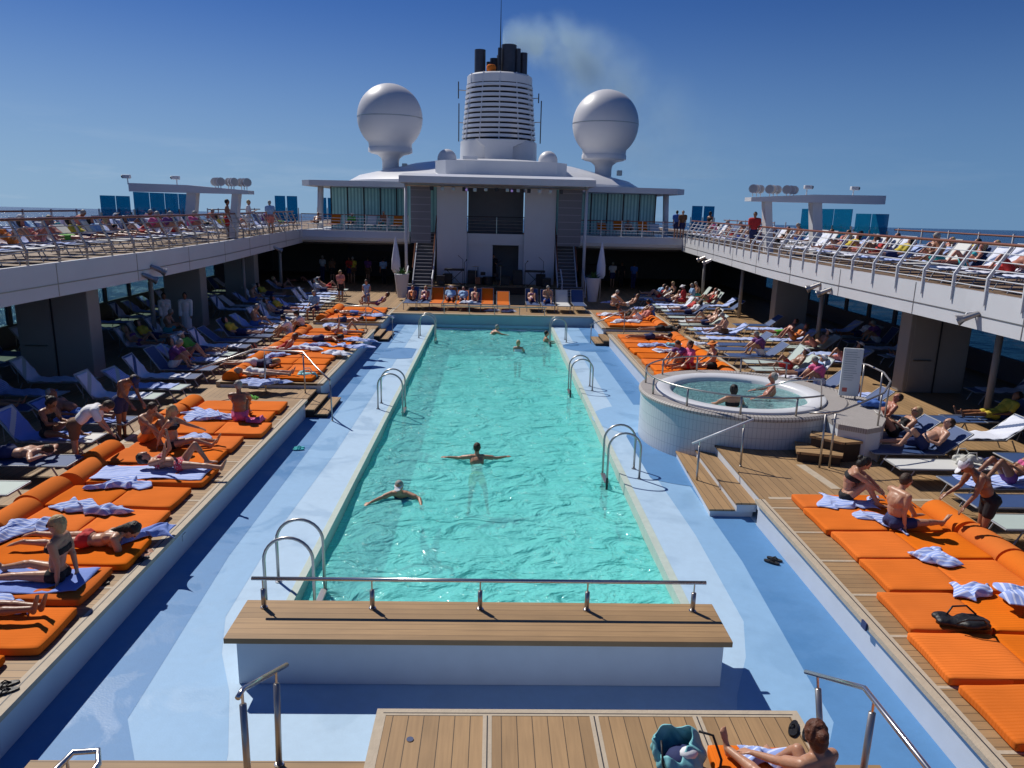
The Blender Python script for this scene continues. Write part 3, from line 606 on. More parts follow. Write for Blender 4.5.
# ------------------------------------------------------------------ under the side decks
m_glass = bpy.data.materials.new('clear_window_glass'); m_glass.use_nodes = True; nt = m_glass.node_tree
b = nt.nodes['Principled BSDF']; b.inputs['Base Color'].default_value = (.02, .05, .06, 1); b.inputs['Roughness'].default_value = .04
tr_ = nt.nodes.new('ShaderNodeBsdfTransparent'); tr_.inputs[0].default_value = (.55, .75, .78, 1); ms = nt.nodes.new('ShaderNodeMixShader'); ms.inputs[0].default_value = .8
nt.links.new(b.outputs[0], ms.inputs[1]); nt.links.new(tr_.outputs[0], ms.inputs[2]); nt.links.new(ms.outputs[0], nt.nodes['Material Output'].inputs[0])
m_blueg = bpy.data.materials.new('tinted_blue_glass'); m_blueg.use_nodes = True; nt = m_blueg.node_tree
b = nt.nodes['Principled BSDF']; b.inputs['Base Color'].default_value = (.01, .20, .33, 1); b.inputs['Roughness'].default_value = .06
tr_ = nt.nodes.new('ShaderNodeBsdfTransparent'); tr_.inputs[0].default_value = (.06, .42, .62, 1); ms = nt.nodes.new('ShaderNodeMixShader'); ms.inputs[0].default_value = .62
nt.links.new(b.outputs[0], ms.inputs[1]); nt.links.new(tr_.outputs[0], ms.inputs[2]); nt.links.new(ms.outputs[0], nt.nodes['Material Output'].inputs[0])
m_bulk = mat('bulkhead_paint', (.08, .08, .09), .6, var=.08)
m_pil = mat('grey_casing_paint', (.30, .29, .28), .5, var=.10, scale=1.5)
for s in (-1, 1):
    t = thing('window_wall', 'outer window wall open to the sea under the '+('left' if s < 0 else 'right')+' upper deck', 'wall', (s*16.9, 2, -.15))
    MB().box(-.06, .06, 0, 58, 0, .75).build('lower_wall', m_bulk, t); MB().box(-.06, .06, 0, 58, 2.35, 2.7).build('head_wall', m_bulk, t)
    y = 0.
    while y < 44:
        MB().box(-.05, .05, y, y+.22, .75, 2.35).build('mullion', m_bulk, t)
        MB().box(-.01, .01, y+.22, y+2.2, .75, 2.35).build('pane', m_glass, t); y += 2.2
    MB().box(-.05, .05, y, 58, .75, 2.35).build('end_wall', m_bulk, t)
def pillar(x0, x1, y0, y1, label, door=True):
    t = thing('deck_casing', label, 'pillar', ((x0+x1)/2, (y0+y1)/2, -.15)); w = (x1-x0)/2; d = (y1-y0)/2
    MB().rbox(-w, w, -d, d, 0, 2.70, .03).build('casing', m_pil, t)
    if door:
        f = MB().rbox(-w+.12, -.05, -d-.012, -d+.02, .02, 2.3, .008).build('door', m_pil, t)
        MB().box(-.02, .02, -d-.02, -d-.002, 0, 2.6).build('joint', m_dark, t)
        MB().tube([(-w+.2, -d-.05, 1.0), (-.2, -d-.05, 1.0)], .02, 6).build('bar', m_satin, f)
        MB().rbox(-w+.55, -.3, -d-.018, -d, .62, .85, .004).build('plate', m_pil, f)
    return t
pillar(-13.5, -11.45, 21.3, 21.95, 'wide grey casing with a door under the left deck edge')
pillar(-13.5, -12.0, 31.0, 31.7, 'grey casing behind the two people in bathrobes', False)
pillar(12.35, 14.2, 21.5, 22.1, 'wide grey casing with double doors under the right deck edge')
pillar(13.0, 14.5, 33.9, 34.5, 'grey casing farther along the right side deck', False)
pillar(-14.2, -12.6, 40.0, 40.7, 'dark grey casing near the far left corner', False)
for i, (x, y, lab) in enumerate([(12.9, 18.4, 'white round pillar nearest on the right side deck'), (12.6, 28.2, 'white round pillar between the two right casings'), (12.4, 37.0, 'white round pillar farther along the right side deck'), (12.3, 43.5, 'white round pillar farthest on the right side deck'),
      (-12.4, 27.4, 'white round pillar beside the two bathrobes'), (-12.3, 37.3, 'white round pillar beyond the left casing'), (-12.3, 43.8, 'white round pillar farthest on the left side deck')]):
    tag(MB().tube([(0, 0, 0), (0, 0, 2.71)], .085, 14).build('deck_pillar', m_pil, smooth=True), lab, 'pillar', 'pillars under the upper decks').location = (x, y, -.15)
# floodlights on the fascias
def spot(x, y, z, s, lab, n=1):
    t = thing('floodlight', lab, 'lamp', (x, y, z))
    MB().tube([(0, 0, 0), (-s*.14, 0, -.02), (-s*.2, -.02, -.12)], .03, 6).build('bracket', m_white, t)
    M = Matrix.Translation((-s*.24, -.03, -.14)) @ Matrix.Rotation(R(60*s), 4, 'Y') @ Matrix.Rotation(R(25), 4, 'X')
    mb = MB(); mb.tube([M @ Vector(p) for p in ((0, 0, .34), (0, 0, .02), (0, 0, -.10), (0, 0, -.12))], [.06, .08, .13, .13], 12); mb.build('lamp_housing', m_satin, t, smooth=False)
for (px, py, Y, s, lab) in [(984, 313, 16.6, 1, 'grey floodlight nearest on the right deck edge'), (834, 284, 24.4, 1, 'twin floodlight left lamp on the right deck edge'), (846, 289, 23.6, 1, 'twin floodlight right lamp on the right deck edge'),
       (712, 257, 41, 1, 'small floodlight far along the right deck edge'), (718, 260, 39.5, 1, 'second small floodlight far along the right deck edge'),
       (138, 266, 24, -1, 'dark floodlight on the left deck edge'), (133, 274, 23.4, -1, 'round floodlight with a bright lens on the left deck edge'), (268, 247, 40, -1, 'small floodlight far along the left deck edge')]:
    spot(s*(xin(Y)-.03), Y, V(px, py, Y).z, s, lab)
# ================================================================== gantries on the side decks
def gantry(s, Y, label, zb, e, co):
    t = thing('light_gantry', label, 'gantry', (s*13.7, Y, UZ))
    pr = [(-e, zb), (2.85, zb), (2.85, zb+.16), (.2, zb+.33), (-e, zb+.36)]
    MB().prism([(-s*x, z) for x, z in pr], -.42, .42, 'Y').build('beam', m_white, t)
    for x, l, w in ((-.15+co, -.2, .42), (1.95+co*.5, -.2, .3)):
        mb = MB(); mb.prism([(-s*(x+l-w/2), 0), (-s*(x+l+w/2), 0), (-s*(x+.08+w/2), zb), (-s*(x+.08-w/2), zb)], -.22, .22, 'Y'); mb.build('column', m_white, t)
    return t
GZ = {-1: 1.95, 1: 2.15}
gantry(-1, 34.6, 'white T shaped light gantry over the left upper deck', GZ[-1], 2.35, .35); gantry(1, 32.6, 'white T shaped light gantry over the right upper deck', GZ[1], 2.9, 0)
m_lens = mat('lamp_lens', (.55, .50, .46), .25, var=.1)
def glamp(x, y, z, rz, lab, grp):
    t = thing('stage_lamp', lab, 'lamp', (x, y, z), rz, grp)
    MB().tube([(0, 0, 0), (0, 0, .16)], .02, 5).build('stem', m_white, t)
    M = Matrix.Translation((0, 0, .3)) @ Matrix.Rotation(R(78), 4, 'X')
    mb = MB(); mb.tube([M @ Vector(p) for p in ((0, 0, -.17), (0, 0, -.1), (0, 0, .08), (0, 0, .11))], [.07, .13, .19, .19], 12, caps=True); mb.build('housing', m_white, t)
    mb = MB(); mb.tube([M @ Vector(p) for p in ((0, 0, .105), (0, 0, .118))], [.165, .165], 12); mb.build('lens', m_lens, t)
for s, Y in ((-1, 34.6), (1, 32.6)):
    for i in range(9):
        x = s*(10.95+i*.19) if s < 0 else s*(10.95+i*.24)
        glamp(x, Y-.25+.22*(i % 3), UZ+GZ[s]+.19, R(-20*s+random.uniform(-25, 25)), 'white round lamp clustered on the pool end of the '+('left' if s < 0 else 'right')+' gantry', 'lamps on the '+('left' if s < 0 else 'right')+' gantry')
def camera_head(x, y, z, rz, lab):
    t = thing('security_camera', lab, 'camera', (x, y, z), rz)
    MB().tube([(0, 0, 0), (0, 0, .28)], .025, 6).build('stem', m_white, t)
    MB().rbox(-.13, .2, -.09, .09, .26, .42, .03).build('housing', m_white, t); MB().tube([(.2, 0, .34), (.25, 0, .33)], .07, 8).build('lens', m_dark, t)
for (px, py, Y, s, lab) in [(128, 183, 34.6, -1, 'white camera on the outer end of the left gantry'), (177, 184, 34.6, -1, 'white camera above the column of the left gantry'), (806, 198, 32.6, 1, 'white camera above the column of the right gantry'), (852, 202, 32.6, 1, 'white camera on the outer end of the right gantry')]:
    p = V(px, py, Y); camera_head(p.x, Y, UZ+GZ[s]+.3, 0 if s > 0 else math.pi, lab)
# wind screens
def screen(s, y0, y1, lab, h=2.35):
    t = thing('wind_screen', lab, 'glass screen', (s*16.55, y0, UZ), 0, 'blue glass wind screens'); n = max(1, round((y1-y0)/1.7)); w = (y1-y0)/n
    for i in range(n): MB().box(-.012, .012, i*w+.05, (i+1)*w-.05, .45, h).build('pane', m_blueg, t)
    for i in range(n+1): MB().box(-.035, .035, i*w-.03, i*w+.03, 0, h*.6).build('post', m_satin, t)
def zscreen(x0, x1, Y, lab, h=2.3, n=2):
    t = thing('wind_screen', lab, 'glass screen', (x0, Y, UZ), 0, 'blue glass wind screens'); w = (x1-x0)/n
    for i in range(n): MB().box(i*w+.06, (i+1)*w-.06, -.012, .012, .3, h).build('pane', m_blueg, t)
    for i in range(n+1): MB().box(i*w-.03, i*w+.03, -.03, .03, 0, h*.6).build('post', m_satin, t)
for s, nm in ((-1, 'left'), (1, 'right')):
    if s < 0: y0, y1, ya, yb = 32.6, 35.3, 35.6, 42.3
    else: y0, y1, ya, yb = 31.6, 34.6, 34.9, 40.8
    screen(s, y0, y1, 'blue glass wind screen at the near end of the '+nm+' outer rail', 1.75)
    screen(s, ya, yb, 'long blue glass wind screen beyond the '+nm+' gantry', 1.95)
    for k, (pa, pb, Y) in enumerate([((274, 298, 57), (317, 337, 66)), ((692, 716, 58), (640, 656, 66))][0 if s < 0 else 1]):
        xa, xb = V(pa, 200, Y).x, V(pb, 200, Y).x; zscreen(xa, xb, Y, 'small far blue glass screen '+('near the outer rail' if k == 0 else 'beside the deckhouse roof post')+' on the '+nm, 2.1)
# ================================================================== stage building
m_wall = mat('stage_white_wall', (.56, .57, .63), .5, var=.05, scale=1.5)
m_louv = stripes('grey_louvre', (.17, .17, .20), (.30, .30, .33), 'Z', .42, .08, .5, var=.05, soft=True)
t = thing('stage_building', 'white stage front with tall side panels, balcony and dark doorway', 'building', (0, 46, 0))
MB().box(-3.43, -1.63, 0, .5, -.1, 6.15).build('side_panel', m_wall, t); MB().box(1.85, 3.72, 0, .5, -.1, 6.15).build('side_panel', m_wall, t)
MB().box(-1.63, 1.85, .25, .5, 2.75, 3.42).build('spandrel', m_wall, t)
MB().box(-1.63, -.05, .35, .5, .3, 2.75).build('lower_wall', m_wall, t); MB().box(1.55, 1.85, .35, .5, .3, 2.75).build('lower_wall', m_wall, t)
MB().box(-1.63, 1.85, 2.2, 2.4, .3, 6.15).build('back_wall', mat('dark_interior', (.13, .13, .15), .6), t)
MB().box(-1.63, 1.85, .5, 2.2, 3.3, 3.42).build('balcony_floor', m_ceil, t)
b_ = MB().tube([(-1.63, .2, 4.42), (1.85, .2, 4.42)], .03, 6).build('balcony_rail', m_dark, t)
for z in (3.6, 3.8, 4.0, 4.2): MB().tube([(-1.63, .2, z), (1.85, .2, z)], .014, 5).build('rail_bar', m_satin, b_)
MB().box(.15, .19, .16, .24, 3.42, 4.4).build('rail_post', m_satin, b_)
for (a, b2) in ((-4.97, -3.78), (3.85, 5.25)):
    MB().box(a, b2, -.3, -.15, 2.8, 6.12).build('louvre_panel', m_louv, t)
m_green = bpy.data.materials.new('green_window_glass'); m_green.use_nodes = True; b = m_green.node_tree.nodes['Principled BSDF']
b.inputs['Base Color'].default_value = (.05, .16, .15, 1); b.inputs['Roughness'].default_value = .12; b.inputs['Specular IOR Level'].default_value = .6
m_green = stripes('green_curtained_glass', (.40, .74, .70), (.22, .48, .47), 'X', .23, .45, .18, var=.2, soft=True)
for (a, b2) in ((-5.5, -3.5), (3.8, 5.6)): MB().box(a, b2, 2.8, 2.9, 3.35, 6.2).build('window', m_green, t)
# canopy
mb = MB(); mb.prism([(-2.4, 6.25), (-2.4, 6.62), (0, 6.85), (8, 7.05), (8, 6.2)], -5.4, 5.75, 'X'); mb.build('canopy_roof', m_white, t)
mb = MB(); mb.tube([(-5.1, -1.8, 6.1), (5.4, -1.8, 6.1)], .04, 6); rg = mb.build('lighting_bar', m_satin, t)
for i in range(13):
    x = -3.6+i*.62; MB().rbox(x-.1, x+.1, -1.9, -1.7, 5.82+random.uniform(0, .06), 6.06, .03).build('spotlight', m_satin if i % 3 else m_dark, rg)
m_purp = bpy.data.materials.new('purple_lit_lens'); m_purp.use_nodes = True; b = m_purp.node_tree.nodes['Principled BSDF']; b.inputs['Emission Color'].default_value = (.35, .08, .9, 1); b.inputs['Emission Strength'].default_value = .22
for x in (-1.6, 1.0): MB().lathe([(.07, 0), (0, 0)], 12, (0, 0, 0)).build('lit_lens', m_purp, rg).matrix_local = Matrix.Translation((x, -1.92, 5.93)) @ Matrix.Rotation(R(90), 4, 'X')
for x in (-5.15, 5.4): MB().tube([(x, -1.2, -.1), (x, -1.2, 6.3)], .09, 10).build('canopy_post', m_wall, t, smooth=True)
MB().box(-3.9, 3.95, -2.0, 2.2, -.1, .42).build('stage_floor', [m_teakx], t)
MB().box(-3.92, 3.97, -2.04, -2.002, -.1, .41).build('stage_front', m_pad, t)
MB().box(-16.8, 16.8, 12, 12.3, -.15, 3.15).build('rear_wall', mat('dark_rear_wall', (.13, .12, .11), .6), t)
MB().box(-11, -6, 11.4, 11.6, 1.55, 2.1).build('bar_fascia', mat('bar_fascia', (.10, .10, .13), .4), t)
MB().box(-11, -6.4, 9.6, 10.2, -.15, .95).build('bar_counter', m_dark, t); MB().box(6.4, 9.5, 9.6, 10.2, -.15, .95).build('bar_counter', m_dark, t)
MB().box(6.3, 9.6, 9.5, 10.3, .95, 1.0).build('counter_top', m_bulk, t)
# stairs
def stairs(x0, x1, xl0, xl1, label):
    t = thing('staircase', label, 'stairs', ((x0+x1)/2, 43.2, 0)); c = (x0+x1)/2
    m_tr = mat('stair_tread_grey', (.26, .26, .29), .5, var=.08)
    for i in range(4):
        MB().box(xl0-c, xl1-c, i*.32, 1.28, i*.12+.09, (i+1)*.12).box(xl0-c, xl1-c, i*.32+.03, 1.28, i*.12+(.001 if i == 0 else .002), i*.12+.089, 1).build('tread', [m_tr, m_bulk], t)
    for i in range(15):
        z = .48+i*.19; MB().box(x0-c, x1-c, 1.3+i*.24, 1.3+i*.24+.26, z+.15, z+.19).box(x0-c, x1-c, 1.33+i*.24, 1.3+i*.24+.26, z+.002, z+.149, 1).build('tread', [m_tr, m_bulk], t)
    for x in (xl0-c, xl1-c):
        MB().tube([(x, -.1, .0), (x, -.1, .9), (x, 1.3, 1.5)], .04, 6).build('handrail', m_wall, t)
    for x in (x0-c, x1-c):
        MB().prism([(1.2, .3), (1.35, .3), (5.0, 3.3), (5.0, 3.6), (1.2, .6)], x-.03, x+.03, 'X').build('stringer', m_wall, t)
        MB().tube([(x, 1.3, 1.4), (x, 4.9, 4.4)], .035, 6).build('handrail', m_wood, t)
stairs(-4.75, -3.6, -5.0, -3.5, 'grey staircase left of the stage rising to the cross deck'); stairs(3.85, 5.0, 4.0, 5.35, 'grey staircase right of the stage rising to the cross deck')
# ================================================================== deckhouse behind
t = thing('deckhouse', 'wide glass fronted deckhouse with overhanging white roof and low domed top', 'building', (0, 53, UZ))
for s in (-1, 1):
    xs = np.linspace(5.6, 11.2, 6)
    for a, b2 in zip(xs, xs[1:]):
        f = MB().box(min(s*a, s*b2)+.04, max(s*a, s*b2)-.04, 0, .06, .0, 2.72).build('window', m_green, t)
    for a in xs: MB().box(s*a-.04, s*a+.04, -.04, .1, 0, 2.75).build('mullion', m_dark, t)
    ys = np.linspace(0, 20, 9)
    MB().box(min(s*11.2, s*11.25), max(s*11.2, s*11.25), .1, 20, 0, 2.72).build('side_window', m_green, t)
    mb = MB(); poly = [(s*5.4, -2.8), (s*12.2, -2.0), (s*12.9, -1.0), (s*12.9, 22), (s*5.4, 22)]
    mb.prism(poly, 2.76, 3.12); mb.build('roof', m_white, t)
    MB().tube([(s*11.9, -.6, 0), (s*11.75, -.6, 2.77)], .2, 10).build('roof_post', m_white, t, smooth=True)
# stepped domed top
def ringpoly(r, ry, cy, z0, z1, nm, m):
    poly = []
    for i in range(48):
        a = 2*math.pi*i/48; poly.append((r*math.copysign(abs(math.cos(a))**.7, math.cos(a)), cy+ry*math.copysign(abs(math.sin(a))**.7, math.sin(a))))
    MB().prism(poly, z0, z1).build(nm, m, t)
prof = [(12.0, 3.13), (12.0, 3.45), (11.2, 3.9), (9.5, 4.3), (6.8, 4.95), (4.5, 5.3), (0, 5.5)]
mb = MB()
mb.lathe(prof, 64, (0, 12, 0)); o = mb.build('domed_roof', m_white, t, auto=35)
MB().prism([(-4.2, 5.0), (-4.2, 1.8), (-3.4, .6), (-2, .2), (2.6, .2), (4.3, .6), (5.1, 1.8), (5.1, 5.0)], 3.1, 4.75).build('parapet', m_white, t)
MB().rbox(-2.2, -1.2, .05, .35, 4.78, 5.0, .03).build('roof_light', m_white, t)
# ================================================================== radar domes
def radome(px, py, ptop, Y, lab, small=False):
    c = V(px, py, Y); r = (V(px, ptop, Y)-c).length; t = thing('radar_dome' if not small else 'small_dome', lab, 'dome', (c.x, Y, c.z-r-(1.4 if not small else 0)))
    zc = r+(1.4 if not small else 0)
    if small: MB().lathe([(r*.8, zc-1.3*r), (r*.95, zc-r*.5)]+[(r*math.cos(R(a)), zc+r*math.sin(R(a))) for a in range(-10, 91, 10)], 28).build('shell', m_dome, t, smooth=True); return
    prof = [(r*math.cos(R(a)), zc+r*math.sin(R(a))) for a in range(90, -49, -6)]
    MB().lathe(prof+[(r*.66, zc-r*.86), (r*.66, zc-r*1.02)], 48).build('shell', m_dome, t, smooth=True)
    MB().lathe([(r+.012, zc-.03), (r+.012, zc+.03)], 48).build('seam', m_satin, t, smooth=True)
    MB().lathe([(r*.62, zc-r*1.0), (r*.62, zc-r*1.05), (r*.40, zc-r*1.10), (.72, zc-r*1.2), (.66, zc-r*1.3), (.66, -1.6)], 32).build('pedestal', m_dome, t, auto=40)
    MB().lathe([(r*.665, zc-r*.88), (r*.68, zc-r*.9), (r*.68, zc-r*1.02), (r*.6, zc-r*1.03)], 40).build('collar', m_dome, t, auto=40)
    MB().rbox(1.0, 1.4, -.9, -.5, .1, .5, .05).build('junction_box', m_satin, t)
m_dome = mat('dome_white', (.66, .65, .66), .42, var=.05, scale=.6)
radome(390, 118, 83.5, 62, 'large white radar dome left of the funnel'); radome(605.5, 124.5, 89.5, 62, 'large white radar dome right of the funnel')
radome(447, 159, 149, 60, 'small white dome at the left foot of the funnel', True); radome(548, 161, 151, 60, 'small white dome at the right foot of the funnel', True)
# ================================================================== funnel
t = thing('ship_funnel', 'ribbed silver ship funnel with dark exhaust pipes', 'funnel', (.3, 70, 7)); FZ = 7
m_alu = mat('funnel_silver', (.68, .68, .70), .35, metal=.25, var=.06)
MB().lathe([(3.5, 0), (3.42, 3.6)], 48).build('base', m_white, t, smooth=True)
MB().prism([(-2.0, 3.6), (2.4, 3.6), (1.2, 3.0), (1.15, .8), (-1.15, .8), (-1.2, 3.0)], -3.9, -3.3, 'Y').build('front_fairing', m_white, t)
MB().lathe([(2.95, 2.4), (2.4, 9.0)], 40).build('core', m_dark, t, smooth=True)
for i in range(14):
    z = 2.6+i*.418; r = 3.34-(z-2.6)*.078-.02*(1 if i > 6 else 0)
    MB().lathe([(r-.05, z), (r+.06, z+.03), (r+.04, z+.27), (r-.14, z+.29)], 48).build('louvre_ring', m_alu, t, auto=50)
for a in (-150, -120, -90, -60, -30, 30, 90, 150): MB().tube([(3.36*math.cos(R(a)), 3.36*math.sin(R(a)), 3.5), (2.80*math.cos(R(a)), 2.80*math.sin(R(a)), 9.2)], .05, 5).build('rib', m_alu, t)
MB().lathe([(2.88, 8.38), (2.86, 9.05), (2.7, 9.18), (0, 9.18)], 48).build('cap_ring', m_white, t, auto=40)
m_pipe = mat('sooty_pipe', (.06, .06, .075), .4, metal=.3, var=.3)
for (x, y, r, h) in ((-1.75, -.3, .48, 2.2), (.75, -.6, .66, 2.6), (2.05, 0, .34, 2.1), (1.55, -.7, .22, 2.3), (-.5, .7, .4, 1.7), (-.9, .2, .3, 1.3), (.2, .9, .5, 2.0), (-.05, -.9, .16, 2.3)):
    MB().tube([(x, y, 9.1), (x, y, 9.1+h*.98)], r, 16).build('exhaust_pipe', m_pipe, t, smooth=False, auto=40)
MB().tube([(.0, -1.1, 9.9), (.0, -1.1, 12.2), (.0, -1.1, 15.4)], [.09, .05, .02], 6).build('mast', m_dark, t)
MB().lathe([(.05, 9.2), (.38, 9.35), (.42, 9.65), (.3, 9.8), (0, 9.85)], 12, (-.75, -1.9, 0)).build('horn', m_orange2, t, smooth=True)
for (x, z, h) in ((-3.6, 7.2, 1.4), (-3.55, 3.6, 3.2), (3.45, 7.0, .8), (3.7, 3.6, 3.6)):
    f = MB().tube([(x, -.5, z), (x, -.5, z+h)], .05, 5).build('aerial', m_dark, t); MB().tube([(x, -.5, z+h/2), (x*.8, -.3, z+h/2)], .04, 5).build('arm', m_satin, f)
MB().rbox(-1.95, -1.2, -3.62, -3.3, 1.3, 1.9, .02).build('hatch', m_satin, t); MB().rbox(.9, 1.8, -3.62, -3.3, 1.9, 2.05, .02).build('ledge', m_white, t)
# smoke
m_sm = bpy.data.materials.new('smoke'); m_sm.use_nodes = True; nt = m_sm.node_tree; nt.nodes.remove(nt.nodes['Principled BSDF']); out = nt.nodes['Material Output']
pv = nt.nodes.new('ShaderNodeVolumePrincipled'); pv.inputs['Color'].default_value = (.62, .86, 1, 1); pv.inputs['Anisotropy'].default_value = .3
tc = nt.nodes.new('ShaderNodeTexCoord')
nz = nt.nodes.new('ShaderNodeTexNoise'); nz.inputs['Scale'].default_value = .30; nz.inputs['Detail'].default_value = 5; nz.inputs['Roughness'].default_value = .6; nt.links.new(tc.outputs['Object'], nz.inputs['Vector'])
wp = nt.nodes.new('ShaderNodeVectorMath'); wp.operation = 'MULTIPLY_ADD'; nt.links.new(nz.outputs['Color'], wp.inputs[0]); wp.inputs[1].default_value = (3, 3, 3)
nt.links.new(tc.outputs['Object'], wp.inputs[2])
PL = [(502, 48, 70, 1.0, 2.6), (514, 40, 71, 1.5, 2.4), (534, 38, 72, 2.0, 1.7), (558, 46, 73, 2.7, 1.1), (584, 62, 74, 3.4, .6), (612, 90, 76, 4.4, .28), (648, 130, 79, 6.0, .09), (690, 175, 83, 8, .03)]
tot = None
for (x, y, Y, r, d) in PL:
    c = V(x, y, Y); dn = nt.nodes.new('ShaderNodeVectorMath'); dn.operation = 'DISTANCE'; nt.links.new(wp.outputs[0], dn.inputs[0]); dn.inputs[1].default_value = (c.x+1.5, c.y+1.5, c.z+1.5)
    mr_ = nt.nodes.new('ShaderNodeMapRange'); mr_.interpolation_type = 'SMOOTHSTEP'; nt.links.new(dn.outputs['Value'], mr_.inputs[0]); mr_.inputs[1].default_value = r*1.25; mr_.inputs[2].default_value = 0; mr_.inputs[3].default_value = 0; mr_.inputs[4].default_value = d
    tot = mr_.outputs[0] if tot is None else M_(nt, 'MAXIMUM', tot, mr_.outputs[0])
nf = nt.nodes.new('ShaderNodeMapRange'); nt.links.new(nz.outputs['Fac'], nf.inputs[0]); nf.inputs[1].default_value = .35; nf.inputs[2].default_value = .7
nt.links.new(M_(nt, 'MULTIPLY', tot, nf.outputs[0]), pv.inputs['Density']); nt.links.new(pv.outputs[0], out.inputs['Volume'])
a, b2 = V(500, 200, 70), V(700, 25, 80)
mb = MB(); mb.box(.5, 36, 64, 94, 8.5, 27.5); tag(mb.build('funnel_smoke', m_sm), 'pale bluish smoke drifting right from the funnel', 'smoke', None, 'stuff')
# ================================================================== planters and closed parasols, band equipment
m_leaf = mat('palm_leaf', (.05, .13, .03), .5, var=.4)
for i, (px, py, Y, lab) in enumerate([(402, 300, 41.5, 'white conical planter with a green plant left of the stage'), (592, 305, 41.5, 'white conical planter with a dark plant right of the stage')]):
    x = V(px, py, Y).x; t = thing('planter', lab, 'planter', (x, Y, 0))
    MB().lathe([(.24, 0), (.41, 1.3), (.37, 1.32), (.33, 1.2), (0, 1.18)], 20).build('pot', m_wall, t, auto=40)
    mb = MB()
    for k in range(46):
        a = random.uniform(0, 2*math.pi); l = random.uniform(.3, .6); e = random.uniform(.5, 1.5); d = Vector((math.cos(a)*math.cos(e), math.sin(a)*math.cos(e), math.sin(e))); w = Vector((-math.sin(a), math.cos(a), 0))*.035; b0 = Vector((d.x*.15, d.y*.15, 1.18)); q = b0+d*l*.6; z = b0+d*l+Vector((d.x, d.y, -.25))*.2
        mb.add([b0-w, b0+w, q+w, q-w, z], [(0, 1, 2, 3), (3, 2, 4)])
    mb.build('plant', m_leaf, t)
for i, (px, Y, lab) in enumerate([(396, 44, 'closed white parasol above the left planter'), (601, 43, 'closed white parasol beside the right planter')]):
    x = V(px, 270, Y).x; t = thing('parasol', lab, 'parasol', (x, Y, 0))
    MB().tube([(0, 0, -.1), (0, 0, 3.1)], .035, 8).build('pole', m_satin, t); MB().lathe([(.16, 1.15), (.26, 1.35), (.24, 1.9), (.13, 2.6), (.03, 3.2)], 12).build('canopy', m_towelw, t, auto=30)
m_blk = mat('black_equipment', (.015, .015, .018), .45, var=.3)
def keyboard(x, lab):
    t = thing('keyboard_stand', lab, 'music stand', (x, 44.8, .42)); MB().rbox(-.6, .6, -.18, .18, .85, .97, .02).build('keyboard', m_blk, t)
    for s in (-1, 1): MB().tube([(s*.45, -.15, 0), (-s*.45, .15, .85)], .02, 5).build('leg', m_blk, t)
    MB().tube([(.5, 0, 0), (.5, 0, 1.5), (.2, 0, 1.75)], .015, 5).build('microphone_stand', m_blk, t)
keyboard(-2.3, 'black keyboard on a crossed stand at the left of the stage'); keyboard(2.5, 'black keyboard on a crossed stand at the right of the stage')
t = thing('drum_kit', 'dark drum kit in the middle of the stage', 'drum kit', (-.3, 45.1, .42))
for (x, y, z, r, h) in ((0, 0, .05, .3, .45), (-.5, 0, .05, .24, .4), (.45, .1, .5, .17, .2), (-.3, -.1, .6, .15, .18)): MB().lathe([(0, 0), (r, 0), (r, h), (0, h)], 16, (x, y, z)).build('drum', m_blk, t)
for (x, z) in ((-.75, 1.1), (.75, 1.15)): c_ = MB().lathe([(0, .03), (.24, 0)], 16, (x, 0, z)).build('cymbal', mat('brass', (.5, .35, .1), .3, metal=.9), t); MB().tube([(x, 0, 0), (x, 0, z)], .012, 5).build('stand', m_satin, c_)
for i, (x, lab) in enumerate([(-3.1, 'black loudspeaker on the floor at the left stage corner'), (3.2, 'black loudspeaker on the floor at the right stage corner')]):
    t = thing('loudspeaker', lab, 'loudspeaker', (x, 44.6, .22)); MB().rbox(-.25, .25, -.22, .22, 0, .75, .03).build('cabinet', m_blk, t); MB().lathe([(.18, 0), (.1, .04), (0, .05)], 16).build('cone', m_dark, t).matrix_local = Matrix.Translation((0, -.225, .3)) @ Matrix.Rotation(R(90), 4, 'X')

for i, (x, y, h, lab) in enumerate([(-2.75, 45.6, .6, 'black amplifier behind the left keyboard'), (-1.25, 45.8, .8, 'tall black amplifier left of the drum kit'), (.75, 45.3, .55, 'black amplifier right of the drum kit'), (1.5, 45.7, .9, 'tall black amplifier beside the dark doorway'), (2.9, 45.5, .7, 'black amplifier behind the right keyboard')]):
    t = thing('amplifier', lab, 'amplifier', (x, y, .42)); MB().rbox(-.28, .28, -.18, .18, 0, h, .02).build('cabinet', m_blk, t); MB().box(-.24, .24, -.19, -.182, .05, h-.15).build('grille', m_dark, t)
for i, (x, lab) in enumerate([(-1.7, 'black microphone stand left of the drum kit'), (.3, 'black microphone stand in front of the drum kit'), (1.9, 'black microphone stand near the right keyboard')]):
    t = thing('microphone_stand', lab, 'microphone stand', (x, 44.5, .42)); MB().tube([(0, 0, .02), (0, 0, 1.35), (.12, -.12, 1.5)], .018, 5).build('pole', m_blk, t); MB().ball((.13, -.13, 1.52), .045, 8).build('microphone', m_blk, t)
    for k in range(3): MB().tube([(0, 0, .15), (.25*math.cos(k*2.1), .25*math.sin(k*2.1), .01)], .012, 4).build('leg', m_blk, t)
t = thing('guitar', 'brown electric guitar on a stand at the middle of the stage', 'guitar', (-.9, 44.6, .42)); MB().prism([(-.16, .1), (.16, .1), (.13, .33), (.15, .5), (-.15, .5), (-.13, .33)], -.03, .03, 'Y').build('body', m_wood, t); MB().box(-.025, .025, -.02, .02, .5, 1.1).build('neck', m_dark, t)

